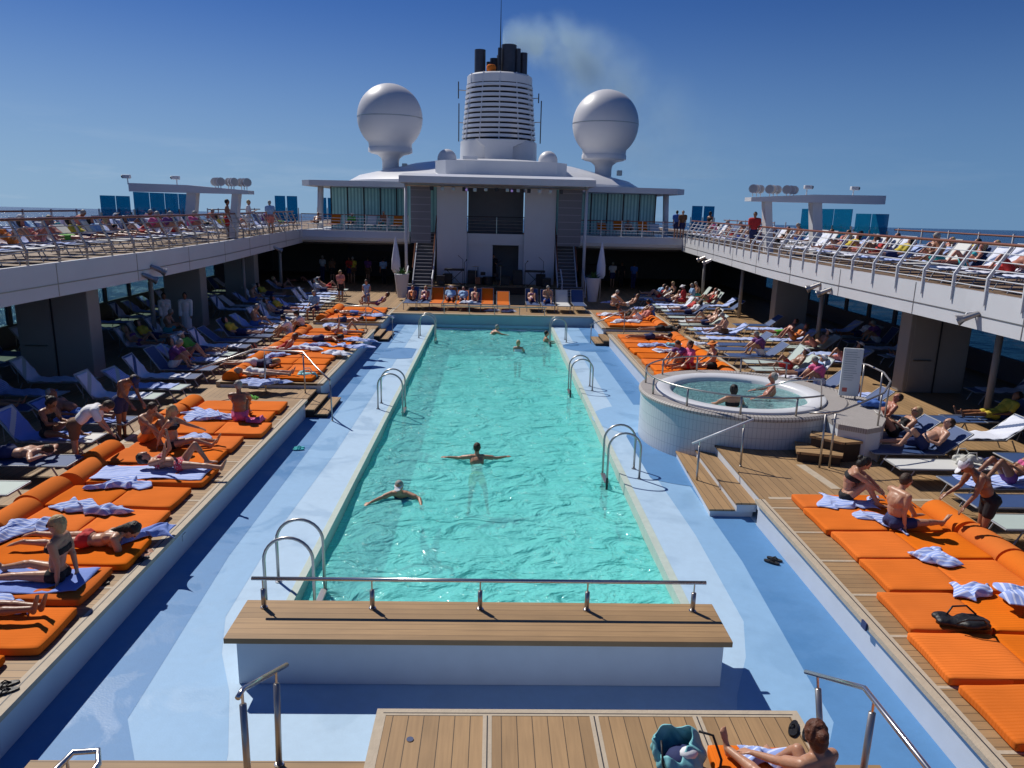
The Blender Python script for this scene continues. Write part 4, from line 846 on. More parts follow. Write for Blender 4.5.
o = MB().rbox(-.06, .06, -.012, .012, -.05, .05, .004).build('marker_plate', mat('navy_plate', (.03, .04, .12), .4)); tag(o, 'small dark plate on the teak edge of the near right platform', 'plate'); o.location = (4.765, 8.35, -.03); o.rotation_euler = (0, 0, R(90))
o = MB().rbox(-.07, .07, -.006, .006, -.05, .05, .003).build('marker_plate', m_white); tag(o, 'small white plate on the side of the near left platform', 'plate'); o.location = (-4.84, 11.1, -.22); o.rotation_euler = (0, 0, R(90))
def book(lab, loc, rz, tilt, m):
    t = thing('book', lab, 'book', loc, R(rz)); 
    for s_ in (-1, 1):
        M = Matrix.Rotation(R(tilt), 4, 'Y') @ Matrix.Rotation(R(12*s_), 4, 'X'); mb = MB(); mb.box(-.10, .10, min(0, s_*.15), max(0, s_*.15), 0, .012, M=M); mb.build('page_block', m, t)
m_pap = mat('paper', (.62, .60, .55), .8); m_pl = mat('sun_lotion_plastic', (.75, .35, .06), .35); m_pb = mat('clear_blue_plastic', (.25, .42, .55), .15)
# ================================================================== people
def D_(p, y=0.): p, y = R(p), R(y); return Vector((math.cos(p)*math.cos(y), math.cos(p)*math.sin(y), math.sin(p)))
def capsule(mb, p, q, r0, r1, n=10):
    p, q = Vector(p), Vector(q); d = (q-p); L = d.length
    if L < 1e-5: mb.ball(p, r0, n); return
    d /= L; pts = []; rr = []
    for a in (-85, -55, -25, 0): pts.append(p+d*r0*math.sin(R(a))); rr.append(r0*math.cos(R(a)))
    for a in (0, 25, 55, 85): pts.append(q+d*r1*math.sin(R(a))+d*1e-4); rr.append(r1*math.cos(R(a)))
    mb.tube(pts, rr, n)
def ellip(mb, c, ax, r, n=14):
    M = Matrix((ax[0], ax[1], ax[2])).transposed(); mb.ball(c, r, n, M=M)
def remeshed(mb, vox, it, m, name, cuts=()):
    me = bpy.data.meshes.new('tmp'); me.from_pydata(mb.v, [], mb.f); bm = bmesh.new(); bm.from_mesh(me); bmesh.ops.remove_doubles(bm, verts=bm.verts[:], dist=1e-5); bmesh.ops.recalc_face_normals(bm, faces=bm.faces[:]); bm.to_mesh(me); bm.free()
    o = bpy.data.objects.new('tmp', me); COL.objects.link(o)
    r = o.modifiers.new('r', 'REMESH'); r.mode = 'VOXEL'; r.voxel_size = vox; r.adaptivity = 0
    s = o.modifiers.new('s', 'SMOOTH'); s.factor = .5; s.iterations = it
    dg = bpy.context.evaluated_depsgraph_get(); me2 = bpy.data.meshes.new_from_object(o.evaluated_get(dg)); bpy.data.objects.remove(o); bpy.data.meshes.remove(me)
    if cuts:
        bm = bmesh.new(); bm.from_mesh(me2)
        for co, no in cuts: bmesh.ops.bisect_plane(bm, geom=bm.verts[:]+bm.edges[:]+bm.faces[:], plane_co=co, plane_no=no, clear_outer=True)
        bm.to_mesh(me2); bm.free()
    me2.name = name; me2.materials.clear(); me2.materials.append(m); me2.polygons.foreach_set('use_smooth', [True]*len(me2.polygons))
    return me2
SKIN = {k: mat('skin_'+k, c, .42, var=.16, scale=7, spec=.45, sub=.05, bump=.08, bscale=60) for k, c in
        {'fair': (.50, .27, .18), 'tan': (.45, .23, .14), 'brown': (.27, .12, .065), 'red': (.44, .17, .11)}.items()}
HAIR = {k: mat('hair_'+k, c, .5, var=.35, scale=60, bump=.5, bscale=90) for k, c in
        {'black': (.012, .009, .008), 'brown': (.05, .025, .013), 'blond': (.45, .32, .15), 'grey': (.32, .30, .27), 'white': (.55, .53, .48), 'auburn': (.10, .032, .014)}.items()}
CL = {k: mat('cloth_'+k, c, .8, var=.10, scale=8, bump=.25, bscale=25) for k, c in
      {'black': (.012, .012, .015), 'navy': (.02, .03, .11), 'white': (.72, .72, .74), 'pink': (.65, .12, .28), 'red': (.50, .03, .03), 'blue': (.06, .16, .50), 'lightblue': (.30, .48, .72),
       'turquoise': (.04, .42, .45), 'yellow': (.62, .48, .05), 'orange': (.70, .20, .03), 'green': (.12, .42, .05), 'salmon': (.60, .22, .18), 'brown': (.16, .08, .04), 'purple': (.16, .05, .20)}.items()}
nd = mat('cloth_dotted_red', (.50, .04, .07), .8, var=.05); nt = nd.node_tree; b = nt.nodes['Principled BSDF']; vo_ = nt.nodes.new('ShaderNodeTexVoronoi'); vo_.inputs['Scale'].default_value = 28; tcn = nt.nodes.new('ShaderNodeTexCoord'); nt.links.new(tcn.outputs['Object'], vo_.inputs['Vector'])
mxn = nt.nodes.new('ShaderNodeMix'); mxn.data_type = 'RGBA'; nt.links.new(M_(nt, 'LESS_THAN', vo_.outputs['Distance'], .3), mxn.inputs[0]); nt.links.new(b.inputs['Base Color'].links[0].from_socket, mxn.inputs[6]); mxn.inputs[7].default_value = (.75, .6, .6, 1); nt.links.new(mxn.outputs[2], b.inputs['Base Color']); CL['dotted'] = nd
m_glasses = mat('dark_glasses', (.01, .01, .01), .15)
POSE = {
 'stand': dict(T=89, T2=86, N=84, L=[(-91, 3, -90, 2, -4)]*2, A=[(-84, 10, -72, 4)]*2, hz=.915),
 'stand_arm': dict(T=89, T2=84, N=80, L=[(-91, 3, -90, 2, -4), (-86, 4, -94, 4, -4)], A=[(-75, 14, 20, -20), (-84, 10, -60, 0)], hz=.915),
 'bend': dict(T=48, T2=22, N=5, L=[(-97, 4, -92, 3, -4), (-92, 5, -94, 3, -4)], A=[(-80, 5, -62, 0), (-70, 8, -50, -5)], hz=.90),
 'recl': dict(T=156, T2=132, N=118, L=[(1, 4, -2, 3, 62)]*2, A=[(-52, 10, -4, -8)]*2, hz=.115),
 'recl_k': dict(T=156, T2=132, N=120, L=[(50, 5, -52, 3, 2), (1, 6, -2, 5, 62)], A=[(-52, 10, 15, -25), (-52, 10, -4, -8)], hz=.115),
 'recl_2k': dict(T=156, T2=130, N=112, L=[(52, 5, -54, 3, 2), (47, 3, -50, 3, 2)], A=[(-40, 8, 30, -28), (-40, 8, 32, -25)], hz=.115),
 'supine': dict(T=179, T2=177, N=168, L=[(0, 5, -1, 4, 65)]*2, A=[(-3, 16, 0, 4)]*2, hz=.11),
 'supine_k': dict(T=178, T2=170, N=158, L=[(56, 4, -58, 2, 0), (2, 7, -2, 6, 62)], A=[(40, 10, 95, -15), (20, 10, 80, -20)], hz=.11),
 'supine_arm': dict(T=179, T2=176, N=166, L=[(2, 4, -1, 4, 65), (38, 4, -42, 3, 0)], A=[(170, 40, 150, -60), (-3, 14, 0, 0)], hz=.11),
 'prone': dict(T=2, T2=3, N=6, L=[(180, -4, 181, -3, 200)]*2, A=[(-5, 60, 0, -70)]*2, hz=.105),
 'prone_up': dict(T=4, T2=30, N=38, L=[(181, -5, 178, -4, 195), (181, -5, 176, -5, 195)], A=[(-72, 12, -6, -22)]*2, hz=.105),
 'sit_long': dict(T=98, T2=80, N=76, L=[(3, 8, -4, 6, 65), (3, 8, -4, 6, 65)], A=[(-60, 14, -32, 4)]*2, hz=.115),
 'sit_back': dict(T=112, T2=98, N=84, L=[(3, 6, -3, 5, 60), (14, 6, -15, 5, 50)], A=[(-112, 14, -104, 8)]*2, hz=.115),
 'sit_hug': dict(T=92, T2=62, N=48, L=[(52, 7, -62, 2, -2), (46, 7, -58, 4, -2)], A=[(-30, 6, -38, -18)]*2, hz=.115),
 'sit_read': dict(T=96, T2=68, N=50, L=[(30, 14, -36, -4, 4), (6, 12, -8, 6, 60)], A=[(-62, 12, 5, -25)]*2, hz=.115),
 'sit_edge': dict(T=92, T2=76, N=70, L=[(-2, 9, -90, 4, -2), (-4, 9, -86, 4, -2)], A=[(-68, 10, -18, -18)]*2, hz=.56),
 'swim': dict(T=22, T2=38, N=70, L=[(200, -6, 196, -6, 200), (208, -6, 190, -6, 200)], A=[(-10, 70, -10, 20), (-14, 55, -4, 34)], hz=-.12),
 'swim_back': dict(T=42, T2=58, N=80, L=[(212, -8, 215, -8, 210), (200, -14, 225, -8, 210)], A=[(-14, 62, 2, 84), (-10, 78, -2, 58)], hz=-.22),
 'wade': dict(T=88, T2=84, N=82, L=[(-91, 4, -90, 2, 0)]*2, A=[(-40, 10, 2, -4)]*2, hz=-.30),
 'soak': dict(T=100, T2=94, N=86, L=[(4, 8, -50, 6, 0)]*2, A=[(-35, 50, -15, 10)]*2, hz=-.28),
}
def human(name, pose, look, vox=.03, detail=0):
    """one continuous body plus hair / clothing children; local frame: +x the way the feet or face point"""
    P = dict(POSE[pose]) if isinstance(pose, str) else dict(pose); f = look.get('f', 0); k = look.get('k', .97 if f else 1.0); fat = look.get('fat', 1.0)
    sd = Vector((0, 1, 0)); T = D_(P['T']); T2 = D_(P['T2']); Nn = D_(P['N'], P.get('Ny', 0)); Fr = sd.cross(T).normalized(); Fr2 = sd.cross(T2).normalized(); FH = Vector((0, 1, 0)); 
    FH = D_(P['N']-90, 0); FH = Matrix.Rotation(R(P.get('turn', 0)), 3, Nn) @ FH; SH = Nn.cross(FH).normalized()
    P0 = Vector((0, 0, P['hz'])); Wst = P0+T*.18*k; Ch = Wst+(T+T2).normalized()*.16*k; Sl = Ch+T2*.13*k; Nb = Sl+T2*.05*k; Hc = Nb+Nn*.158*k
    sw = (.165 if f else .188)*k; hw = (.092 if f else .085)*k
    def body(mb, inf=0., parts='all', vl=vox):
        I = inf; A = parts
        def has(x): return A == 'all' or x in A
        if has('pelvis'):
            ellip(mb, P0, (Fr, sd, T), ((.105*fat+I), (.165 if f else .155)*k*(.6+.4*fat)+I, .115+I))
            for s in (-1, 1): ellip(mb, P0-Fr*.045+sd*s*.07-T*.03, (Fr, sd, T), (.085+I, .085+I, .09+I), 10)
        if has('belly'): ellip(mb, Wst+Fr*(.02*fat+(.05 if fat > 1.1 else 0)), (Fr, sd, T), (.098*fat+I, (.122 if f else .138)*(.5+.5*fat)+I, .185+I))
        if has('chest'):
            ellip(mb, Ch, (Fr2, sd, T2), (.108+I, (.138 if f else .158)+I, .155+I)); capsule(mb, Sl-sd*(sw-.05), Sl+sd*(sw-.05), .068+I, .068+I)
            capsule(mb, Ch-sd*.08-Fr2*.02, Sl-sd*.10, .085+I, .06+I); capsule(mb, Ch+sd*.08-Fr2*.02, Sl+sd*.10, .085+I, .06+I)
            if f:
                for s in (-1, 1): mb.ball(Ch+Fr2*.085+sd*s*.068+T2*.02, .062+I, 10)
        if has('neck'): capsule(mb, Sl, Hc-Nn*.06, .058+I, .052+I)
        if has('head'):
            ellip(mb, Hc+Nn*.012, (FH, SH, Nn), (.098, .078, .112)); ellip(mb, Hc-Nn*.05+FH*.02, (FH, SH, Nn), (.072, .058, .068), 10)
            if detail or vox < .02:
                capsule(mb, Hc+FH*.092+Nn*.02, Hc+FH*.112-Nn*.018, .011, .016, 8)
                for s in (-1, 1): ellip(mb, Hc+SH*s*.078-Nn*.005, (FH, SH, Nn), (.022, .010, .032), 8)
                capsule(mb, Hc+FH*.078+SH*.03+Nn*.035, Hc+FH*.078-SH*.03+Nn*.035, .02, .02, 8)
                capsule(mb, Hc+FH*.080+SH*.016-Nn*.05, Hc+FH*.080-SH*.016-Nn*.05, .013, .013, 8)
        for i, s in enumerate((1, -1)):
            tp, ty, sp_, sy, fp = P['L'][i]; hip = P0+sd*s*hw-T*.03; kn = hip+D_(tp, ty*s)*.43*k; an = kn+D_(sp_, sy*s)*.42*k; ft = D_(fp, sy*s)
            q = fat*.5+.5
            if has('thigh'): capsule(mb, hip, kn, (.088 if f else .084)*q+I, .054+I)
            if has('thigh_top'): capsule(mb, hip, hip.lerp(kn, .12 if 'brief' in A else .5), .088*q+I, (.084 if 'brief' in A else .074)*q+I)
            if has('shin'):
                capsule(mb, kn, an, .053+I, .036+I); capsule(mb, kn.lerp(an, .2)+((kn-an).normalized().cross(sd))*0, kn.lerp(an, .5), .058+I, .046+I)
            if has('foot'):
                heel = an-ft*.045; capsule(mb, heel, an+ft*.15*k, .034, .024); ellip(mb, an+ft*.12, (ft, sd, ft.cross(sd)), (.07, .042, .022), 10)
                if detail:
                    fs = sd; up = ft.cross(sd)
                    for j in range(5): capsule(mb, an+ft*.14*k+fs*(j-2)*.016*1.0, an+ft*(.20-.008*j)*k+fs*(j-2)*.018, .010, .0085, 6)
            up_, uy, fop, fy = P['A'][i]; shd = Sl+sd*s*sw; el_ = shd+D_(up_, uy*s)*.28*k; wr = el_+D_(fop, fy*s)*.25*k; hd = D_(fop, fy*s)
            if has('arm'): capsule(mb, shd, el_, .050*q+I, .038+I)
            if has('sleeve'): capsule(mb, shd, shd.lerp(el_, .6), .056+I, .056+I)
            if has('forearm'): capsule(mb, el_, wr, .040+I, .026+I)
            if has('hand'):
                pn = hd.cross(Vector((0, 0, 1))); pn = pn.normalized() if pn.length > .1 else sd.copy(); pw = pn; pu = hd.cross(pw).normalized()
                if vox > .016: ellip(mb, wr+hd*.07, (hd, pw, pu), (.085, .042, .022), 10)
                else:
                    ellip(mb, wr+hd*.045, (hd, pw, pu), (.055, .040, .017), 10)
                    for j in range(4):
                        b0 = wr+hd*.085+pw*(j-1.5)*.0215; ln = (.062, .074, .07, .055)[j]; m1 = b0+(hd+pw*(j-1.5)*.06).normalized()*ln*.55+pu*.004
                        capsule(mb, b0-hd*.02, m1, .0105, .0098, 7); capsule(mb, m1, m1+(hd-pu*.55*(-1 if pu.z > 0 else 1)*-1).normalized()*ln*.45, .0098, .0085, 7)
                    tb = wr+hd*.02-pw*.032*s; capsule(mb, tb, tb+(hd*.75-pw*s*.65).normalized()*.045, .013, .011, 7); capsule(mb, tb+(hd*.75-pw*s*.65).normalized()*.045, tb+(hd*.75-pw*s*.65).normalized()*.045+hd*.028, .011, .009, 7)
        return mb
    me = remeshed(body(MB()), vox, 3 if vox > .016 else 4, SKIN[look.get('skin', 'tan')], name)
    o = bpy.data.objects.new(name, me); COL.objects.link(o)
    def child(mb, m, nm, cuts=(), vx=None, it=2):
        c = bpy.data.objects.new(nm, remeshed(mb, vx or vox, it, m, nm, cuts)); COL.objects.link(c); c.parent = o; return c
    e = .012 if vox < .02 else .02
    hs = look.get('hair', ('brown', 'short')); hv = min(vox, .02)
    if hs:
        mb = MB(); hr = HAIR[hs[0]]; ex = .008 if hs[1] == 'short' else .010
        ellip(mb, Hc-FH*.022+Nn*.026, (FH, SH, Nn), (.092+ex, .080+ex, .104+ex))
        if hs[1] != 'short': ellip(mb, Hc-FH*.045-Nn*.02, (FH, SH, Nn), (.065+ex, .075+ex, .10+ex))
        if hs[1] == 'long': capsule(mb, Hc-FH*.06, Nb-FH*.07-T2*.05, .07, .045); capsule(mb, Nb-FH*.07, Nb-FH*.075-T2*.13, .055, .03)
        if hs[1] == 'bun': mb.ball(Hc-FH*.125+Nn*.03, .05, 10)
        if vox < .018:      # tousled clumps
            rh = random.Random(int(abs(Hc.x*1e4))+len(name)+len(str(pose)))
            for _ in range(46):
                v_ = Vector((rh.gauss(0, 1), rh.gauss(0, 1), rh.gauss(0, 1))).normalized(); v_ = -FH*abs(v_.x)*1.0+SH*v_.y+Nn*(v_.z*.9+.1)
                c_ = Hc-FH*.02+Nn*.022+(FH*(v_.dot(FH))*.088+SH*v_.dot(SH)*.076+Nn*v_.dot(Nn)*.100)*(1.02 if hs[1] == 'short' else 1.1)
                e_ = c_+Vector((rh.uniform(-.02, .02), rh.uniform(-.02, .02), -.01 if hs[1] == 'short' else -.03)); capsule(mb, c_, e_, .017, .009, 6)
        hv = .0095 if vox < .018 else hv
        child(mb, hr, 'hair', [(Hc+FH*.055-Nn*.01, (FH+Nn*-.55).normalized())], hv, 1)
    for w in look.get('wear', []):
        nm, c = w[0], CL[w[1]] if w[1] in CL else MATS[w[1]]
        mb = MB()
        if nm == 'swim_trunks': child(body(mb, e, ('pelvis', 'thigh_top')), c, nm, [(P0+T*.10, T)])
        elif nm in ('bikini_bottom', 'swim_briefs'): child(body(mb, e*.6, ('pelvis', 'thigh_top', 'brief')), c, nm, [(P0+T*.055, T)])
        elif nm == 'bikini_top': child(body(mb, e*.6, ('chest', 'belly')), c, nm, [(Ch+T2*.055, T2), (Ch-T2*.03, -T2)])
        elif nm == 'swimsuit': child(body(mb, e*.6, ('chest', 'belly', 'pelvis', 'thigh_top', 'brief')), c, nm, [(Ch+T2*.09, T2)])
        elif nm in ('t_shirt', 'polo_shirt'): child(body(mb, e*1.4, ('chest', 'belly', 'sleeve')), c, nm, [(P0+T*.03, -T)])
        elif nm == 'shorts': child(body(mb, e*1.6, ('pelvis', 'thigh_top')), c, nm, [(P0+T*.12, T)])
        elif nm == 'trousers': child(body(mb, e*1.3, ('pelvis', 'thigh', 'shin')), c, nm, [(P0+T*.12, T)])
        elif nm == 'bathrobe':
            body(mb, .03, ('chest', 'belly', 'pelvis', 'arm', 'forearm', 'thigh')); capsule(mb, P0, P0-T*.6, .17, .19); child(mb, c, nm, [(P0-T*.62, -T)], vox, 4)
        elif nm == 'dress':
            body(mb, .02, ('chest', 'belly', 'pelvis')); capsule(mb, P0, P0-T*.35, .16, .18); child(mb, c, nm, [(P0-T*.38, -T)], vox, 3)
        elif nm == 'cap':
            mb = MB(); Mx = Matrix((FH, SH, Nn)).transposed()
            mb.ball(Hc+Nn*.045-FH*.008, (.112, .094, .09), 16, M=Mx); ellip(mb, Hc+Nn*.052+FH*.125, (FH, SH, Nn), (.075, .07, .010)); child(mb, c, nm, [(Hc+Nn*.038, -Nn)], .009, 1)
        elif nm == 'sun_hat':
            Mx = Matrix((FH, SH, Nn)).transposed(); mb.ball(Hc+Nn*.05, (.105, .095, .09), 14, M=Mx); ellip(mb, Hc+Nn*.055, (FH, SH, Nn), (.19, .18, .014)); child(mb, c, nm, (), .012, 1)
        elif nm == 'visor':
            ellip(mb, Hc+Nn*.05+FH*.02, (FH, SH, Nn), (.10, .09, .022)); ellip(mb, Hc+Nn*.045+FH*.12, (FH, SH, Nn), (.07, .07, .010)); child(mb, c, nm, (), .009, 1)
    if look.get('glasses'):
        mb = MB()
        for s in (-1, 1): ellip(mb, Hc+FH*.098+SH*s*.032+Nn*.015, (FH, SH, Nn), (.008, .026, .019), 8); mb.tube([Hc+FH*.09+SH*s*.055+Nn*.018, Hc+SH*s*.085+Nn*.015], .004, 4)
        mb.tube([Hc+FH*.102+SH*.02+Nn*.018, Hc+FH*.102-SH*.02+Nn*.018], .004, 4)
        c = mb.build('sunglasses', m_glasses, o)
    elif detail or vox < .016:
        mb = MB()
        for s in (-1, 1): mb.ball(Hc+FH*.094+SH*s*.031+Nn*.012, .0105, 8)
        mb.build('eyes', m_glasses, o); 
        mb = MB(); ellip(mb, Hc+FH*.092-Nn*.052, (FH, SH, Nn), (.006, .022, .006), 8); mb.build('lips', mat('lips', (.35, .08, .07), .5), o)
    return o
def put(label, loc, heading, pose, look, vox=.014, detail=0, group=None):
    o = human('person', pose, look, vox, detail); tag(o, label, 'person', group)
    o.location = loc; o.rotation_euler = (0, 0, R(heading)); return o
# ================================================================== loungers, mattresses, towels
m_slb = mat('blue_sling', (.035, .075, .20), .6, var=.08); m_slg = mat('pale_green_sling', (.42, .50, .47), .6, var=.06); m_slw = mat('white_sling', (.62, .62, .60), .6, var=.05)
SL = {'blue': m_slb, 'pale green': m_slg, 'white': m_slw}
def back_pts(beta):
    c, s_ = math.cos(R(beta)), math.sin(R(beta)); return lambda d: (-.28-d*c, .36+d*s_)
def make_lounger(beta):
    t = thing('sun_lounger', 'x', 'sun lounger', (0, 0, -50)); bp_ = back_pts(beta)
    mb = MB().rbox(-.27, 1.16, -.29, .29, .345, .365, .006); mb.build('seat_panel', m_slb, t)
    A = Vector((bp_(0)[0], 0, bp_(0)[1])); B = Vector((bp_(.72)[0], 0, bp_(.72)[1])); nrm = Vector((-(B-A).z, 0, (B-A).x)).normalized()*.01
    mb = MB(); vs = [A+Vector((0, y, 0))+n_ for y in (-.29, .29) for n_ in (-nrm, nrm)]+[B+Vector((0, y, 0))+n_ for y in (-.29, .29) for n_ in (-nrm, nrm)]
    mb.add(vs, [(0, 1, 3, 2), (4, 6, 7, 5), (0, 4, 5, 1), (2, 3, 7, 6), (0, 2, 6, 4), (1, 5, 7, 3)]); mb.build('backrest', m_slb, t)
    mb = MB()
    for y in (-.32, .32): mb.tube([(1.18, y, .35), (-.30, y, .35)], .018, 6); mb.tube([A+Vector((0, y, 0)), B+Vector((0, y, 0))], .016, 6)
    mb.tube([(1.18, -.32, .35), (1.18, .32, .35)], .018, 6); mb.tube([B+Vector((0, -.32, 0)), B+Vector((0, .32, 0))], .016, 6)
    mb.build('frame', m_frame, t)
    for (x, y) in ((1.0, -.3), (1.0, .3), (-.55, -.3), (-.55, .3)):
        MB().tube([(x-.12*(1 if x > 0 else -1), y, .35), (x+.06*(1 if x > 0 else -1), y, .0)], .015, 6).build('leg', m_frame, t)
    if beta > 5:
        MB().tube([(-.55, -.27, .34), (bp_(.45)[0], -.27, bp_(.45)[1]), (bp_(.45)[0], .27, bp_(.45)[1]), (-.55, .27, .34)], .011, 5).build('prop', m_frame, t)
    return t
LOUNGE = {b_: make_lounger(b_) for b_ in (0, 38, 55)}; LUSED = set()
def lounger(x, y, z, heading, beta, colour, label, group):
    base = LOUNGE[beta]; sw = {'blue_sling': SL[colour]}
    if beta not in LUSED and colour == 'blue':
        LUSED.add(beta); base.location = (x, y, z); base.rotation_euler = (0, 0, R(heading)); base['label'] = label; base['group'] = group; return base
    r = dup(base, (x, y, z), R(heading), label, group, sw if colour != 'blue' else None); return r
TOW = {}
def towel_on_lounger(x, y, z, heading, beta, label, group, m=None, full=True):
    key = (beta, full)
    if key not in TOW:
        bp_ = back_pts(beta); rnd = random.Random(beta+full)
        def fn(u, v):
            d = u*(1.75 if full else .75); w = (v-.5)*(.60)
            if d < .62: a, b2 = bp_(.66-d); 
            else: a, b2 = -.28+(d-.62)+.04, .366
            off = .014+.012*math.sin(d*9+v*4)+.01*math.sin(d*23+v*11); sgn = 1
            hang = max(0, abs(v-.5)-.46)*1.5
            bt = R(beta); nx, nz = (math.sin(bt), math.cos(bt)) if d < .62 else (0, 1)
            return (a+nx*off, w+.015*math.sin(d*6), b2+nz*off+.006)
        TOW[key] = MB().grid(fn, 40, 12).build('towel', m_towel, smooth=True); md = TOW[key]; md.modifiers.new('s', 'SOLIDIFY').thickness = .012
        o = md
    else: o = TOW[key].copy(); COL.objects.link(o)
    tag(o, label, 'towel', group); o.location = (x, y, z); o.rotation_euler = (0, 0, R(heading))
    if m is not None: o.material_slots[0].link = 'OBJECT'; o.material_slots[0].material = m
    elif o.material_slots[0].link == 'OBJECT': o.material_slots[0].material = m_towel
    return o
def crumpled(label, loc, heading, L, Wd, amp=.05, m=None, seed=1, name='towel', cat='towel', group=None):
    rnd = random.Random(seed); ph = [rnd.uniform(0, 6.28) for _ in range(8)]
    def fn(u, v):
        x, y = (u-.5)*L, (v-.5)*Wd
        h = abs(math.sin(3.1*x/L*2+ph[0]+2*y))*.5+abs(math.sin(9*x+5*y+ph[1]))*.3+abs(math.sin(-7*x+13*y+ph[2]))*.25+abs(math.sin(21*x+9*y+ph[3]))*.12
        ed = min(1, 5*min(u, 1-u, v, 1-v)+.15)
        h += abs(math.sin(15*x-11*y+ph[4]))*.2
        return (x+.10*math.sin(8*y+ph[4])*L+.04*math.sin(17*x+9*y+ph[6]), y*(1+.38*math.sin(6*x+ph[5]))+.10*math.sin(5*x+ph[7])+.03*math.sin(23*x+ph[1]), .008+amp*1.7*h*ed)
    o = MB().grid(fn, 48, 30).build(name, m or m_towel, smooth=True); o.modifiers.new('s', 'SOLIDIFY').thickness = .01
    o.location = loc; o.rotation_euler = (0, 0, R(heading)); return tag(o, label, cat, group)
def flat_towel(label, loc, heading, L, Wd, m=None, seed=1, drop=0, group=None):
    rnd = random.Random(seed); ph = [rnd.uniform(0, 6.28) for _ in range(4)]
    def fn(u, v):
        x, y = (u-.5)*L, (v-.5)*Wd; h = .009*(2+math.sin(7*x+3*y+ph[0])+math.sin(-5*x+11*y+ph[1]))+.006*abs(math.sin(17*x+ph[2]))
        return (x, y+.03*math.sin(4*x+ph[3]), h)
    o = MB().grid(fn, 44, 20).build('towel', m or m_towel, smooth=True); o.modifiers.new('s', 'SOLIDIFY').thickness = .01
    o.location = loc; o.rotation_euler = (0, 0, R(heading)); return tag(o, label, 'towel', group)
def make_mattress(label, loc, rz, head=True, w=.92, L=2.05, tint=None):
    t = thing('orange_mattress', label, 'mattress', loc, rz, 'orange sun mattresses on the platforms')
    MB().pad(0, L/2-.006, -w/2, w/2, .002, .11, .026, int(w*100)).build('pad', m_orange, t, smooth=True)
    MB().pad(L/2+.006, L, -w/2, w/2, .002, .11, .026, int(w*100)+1).build('pad', m_orange, t, smooth=True)
    if head:
        pr = [(L+.02, .005), (L+.52, .005), (L+.52, .10)]+[(L+.27+.25*math.cos(R(a)), .06+.20*math.sin(R(a))) for a in range(15, 181, 15)]
        MB().prism(pr, -w/2, w/2, 'Y').build('headrest', m_orange2, t, auto=40)
    return t
MPROTO = {}
def mattress(label, x, y, side, head=True, w=.88, z=.006, jit=0.):
    k = (head, w)
    rz = (0 if side > 0 else math.pi)+R(jit)
    if k not in MPROTO: MPROTO[k] = make_mattress(label, (x, y, z), rz, head, w); return MPROTO[k]
    return dup(MPROTO[k], (x, y, z), rz, label)
MZ = .12
# ---- near right platform
rl = ['nearest orange mattress cut off by the right edge of the picture', 'orange mattress second from the right front corner, bare', 'orange mattress with the black bag on it', 'orange mattress with a towel tucked under its edge', 'orange mattress with one crumpled blue towel in its middle', 'orange mattress under the seated bare-backed man', 'orange mattress under the woman hugging her knees']
for i, (y, x) in enumerate([(5.5, 5.15), (6.5, 5.1), (7.52, 5.08), (8.5, 5.2), (9.47, 5.44), (10.42, 5.45), (11.38, 5.4)]):
    mattress(rl[i], x, y, 1, head=i > 1, w=.91, jit=random.uniform(-1.6, 1.6))
mattress('short orange mattress at the corner by the steps', 5.42, 12.15, 1, head=False, w=.6)
# ---- near left platform
ll = ['nearest orange mattress cut off by the left edge of the picture', 'orange mattress under the crossed legs at the left edge', 'orange mattress under the blond woman in a black bikini', 'orange mattress under the dark-haired woman lying on her front', 'orange mattress with a long twisted blue towel', 'orange mattress with a blue towel strewn along it', 'orange mattress under the woman in a red dotted bikini', 'orange mattress in front of the sitting blond girl', 'bare orange mattress behind the sitting blond girl', 'orange mattress under the seated grey-haired person', 'bare orange mattress next to the grey-haired person', 'bare orange mattress nearest the left steps']
for i, (y, x) in enumerate([(6.95, -5.25), (7.95, -5.0), (9.0, -5.1), (9.95, -4.98), (10.95, -5.15), (11.95, -5.2), (13.05, -5.1), (14.05, -5.3), (14.95, -5.25), (16.0, -4.95), (16.95, -5.15), (17.9, -5.1)]):
    mattress(ll[i], x, y, -1, head=i not in (8,), jit=random.uniform(-2.2, 2.2))
# ---- farther platforms: rows of mattresses
def row(side, ys, nm, skip=()):
    for i, y in enumerate(ys):
        if i in skip: continue
        pos = ['nearest in its row', 'second in its row', 'third in its row', 'fourth in its row', 'fifth in its row', 'sixth in its row', 'seventh in its row', 'eighth in its row', 'ninth in its row'][i] if i < 9 else 'at the far end of its row'
        mattress(f'orange mattress {pos} on the {nm} platform', side*(5.1+random.uniform(-.08, .1)), y, side, head=True, jit=random.uniform(-2, 2))
row(-1, [21.35+i*1.0 for i in range(9)], 'middle left'); row(-1, [33.0+i*1.0 for i in range(4)], 'far left')
row(1, [20.3+i*1.0 for i in range(10)], 'middle right'); row(1, [32.6+i*1.0 for i in range(4)], 'far right')
# towels on the near mattresses
def T(label, px, py, z, hd, L, Wd, amp=.05, seed=1, m=None): p = G(px, py, z); return crumpled(label, (p.x, p.y, z), hd, L, Wd, amp, m, seed)
T('crumpled blue striped towel in the middle of a bare right mattress', 932, 557, MZ, -8, .55, .42, .05, 3)
T('blue towel bunched under the lifted edge of a right mattress', 970, 590, MZ, 0, .6, .3, .05, 4)
T('blue towel spread beside the seated bare-backed man', 882, 521, MZ, -25, .75, .5, .03, 5)
T('blue towel under the woman hugging her knees', 850, 503, MZ, -5, 1.0, .5, .03, 6)
T('twisted blue towel lying along a bare left mattress', 92, 511, MZ, 4, 1.15, .32, .07, 7)
T('small blue towel on the bare left mattress beyond the twisted one', 118, 487, MZ, 2, .95, .30, .06, 8)
T('blue towel bunched at the foot of the prone woman', 20, 532, MZ, 10, .9, .7, .05, 9)
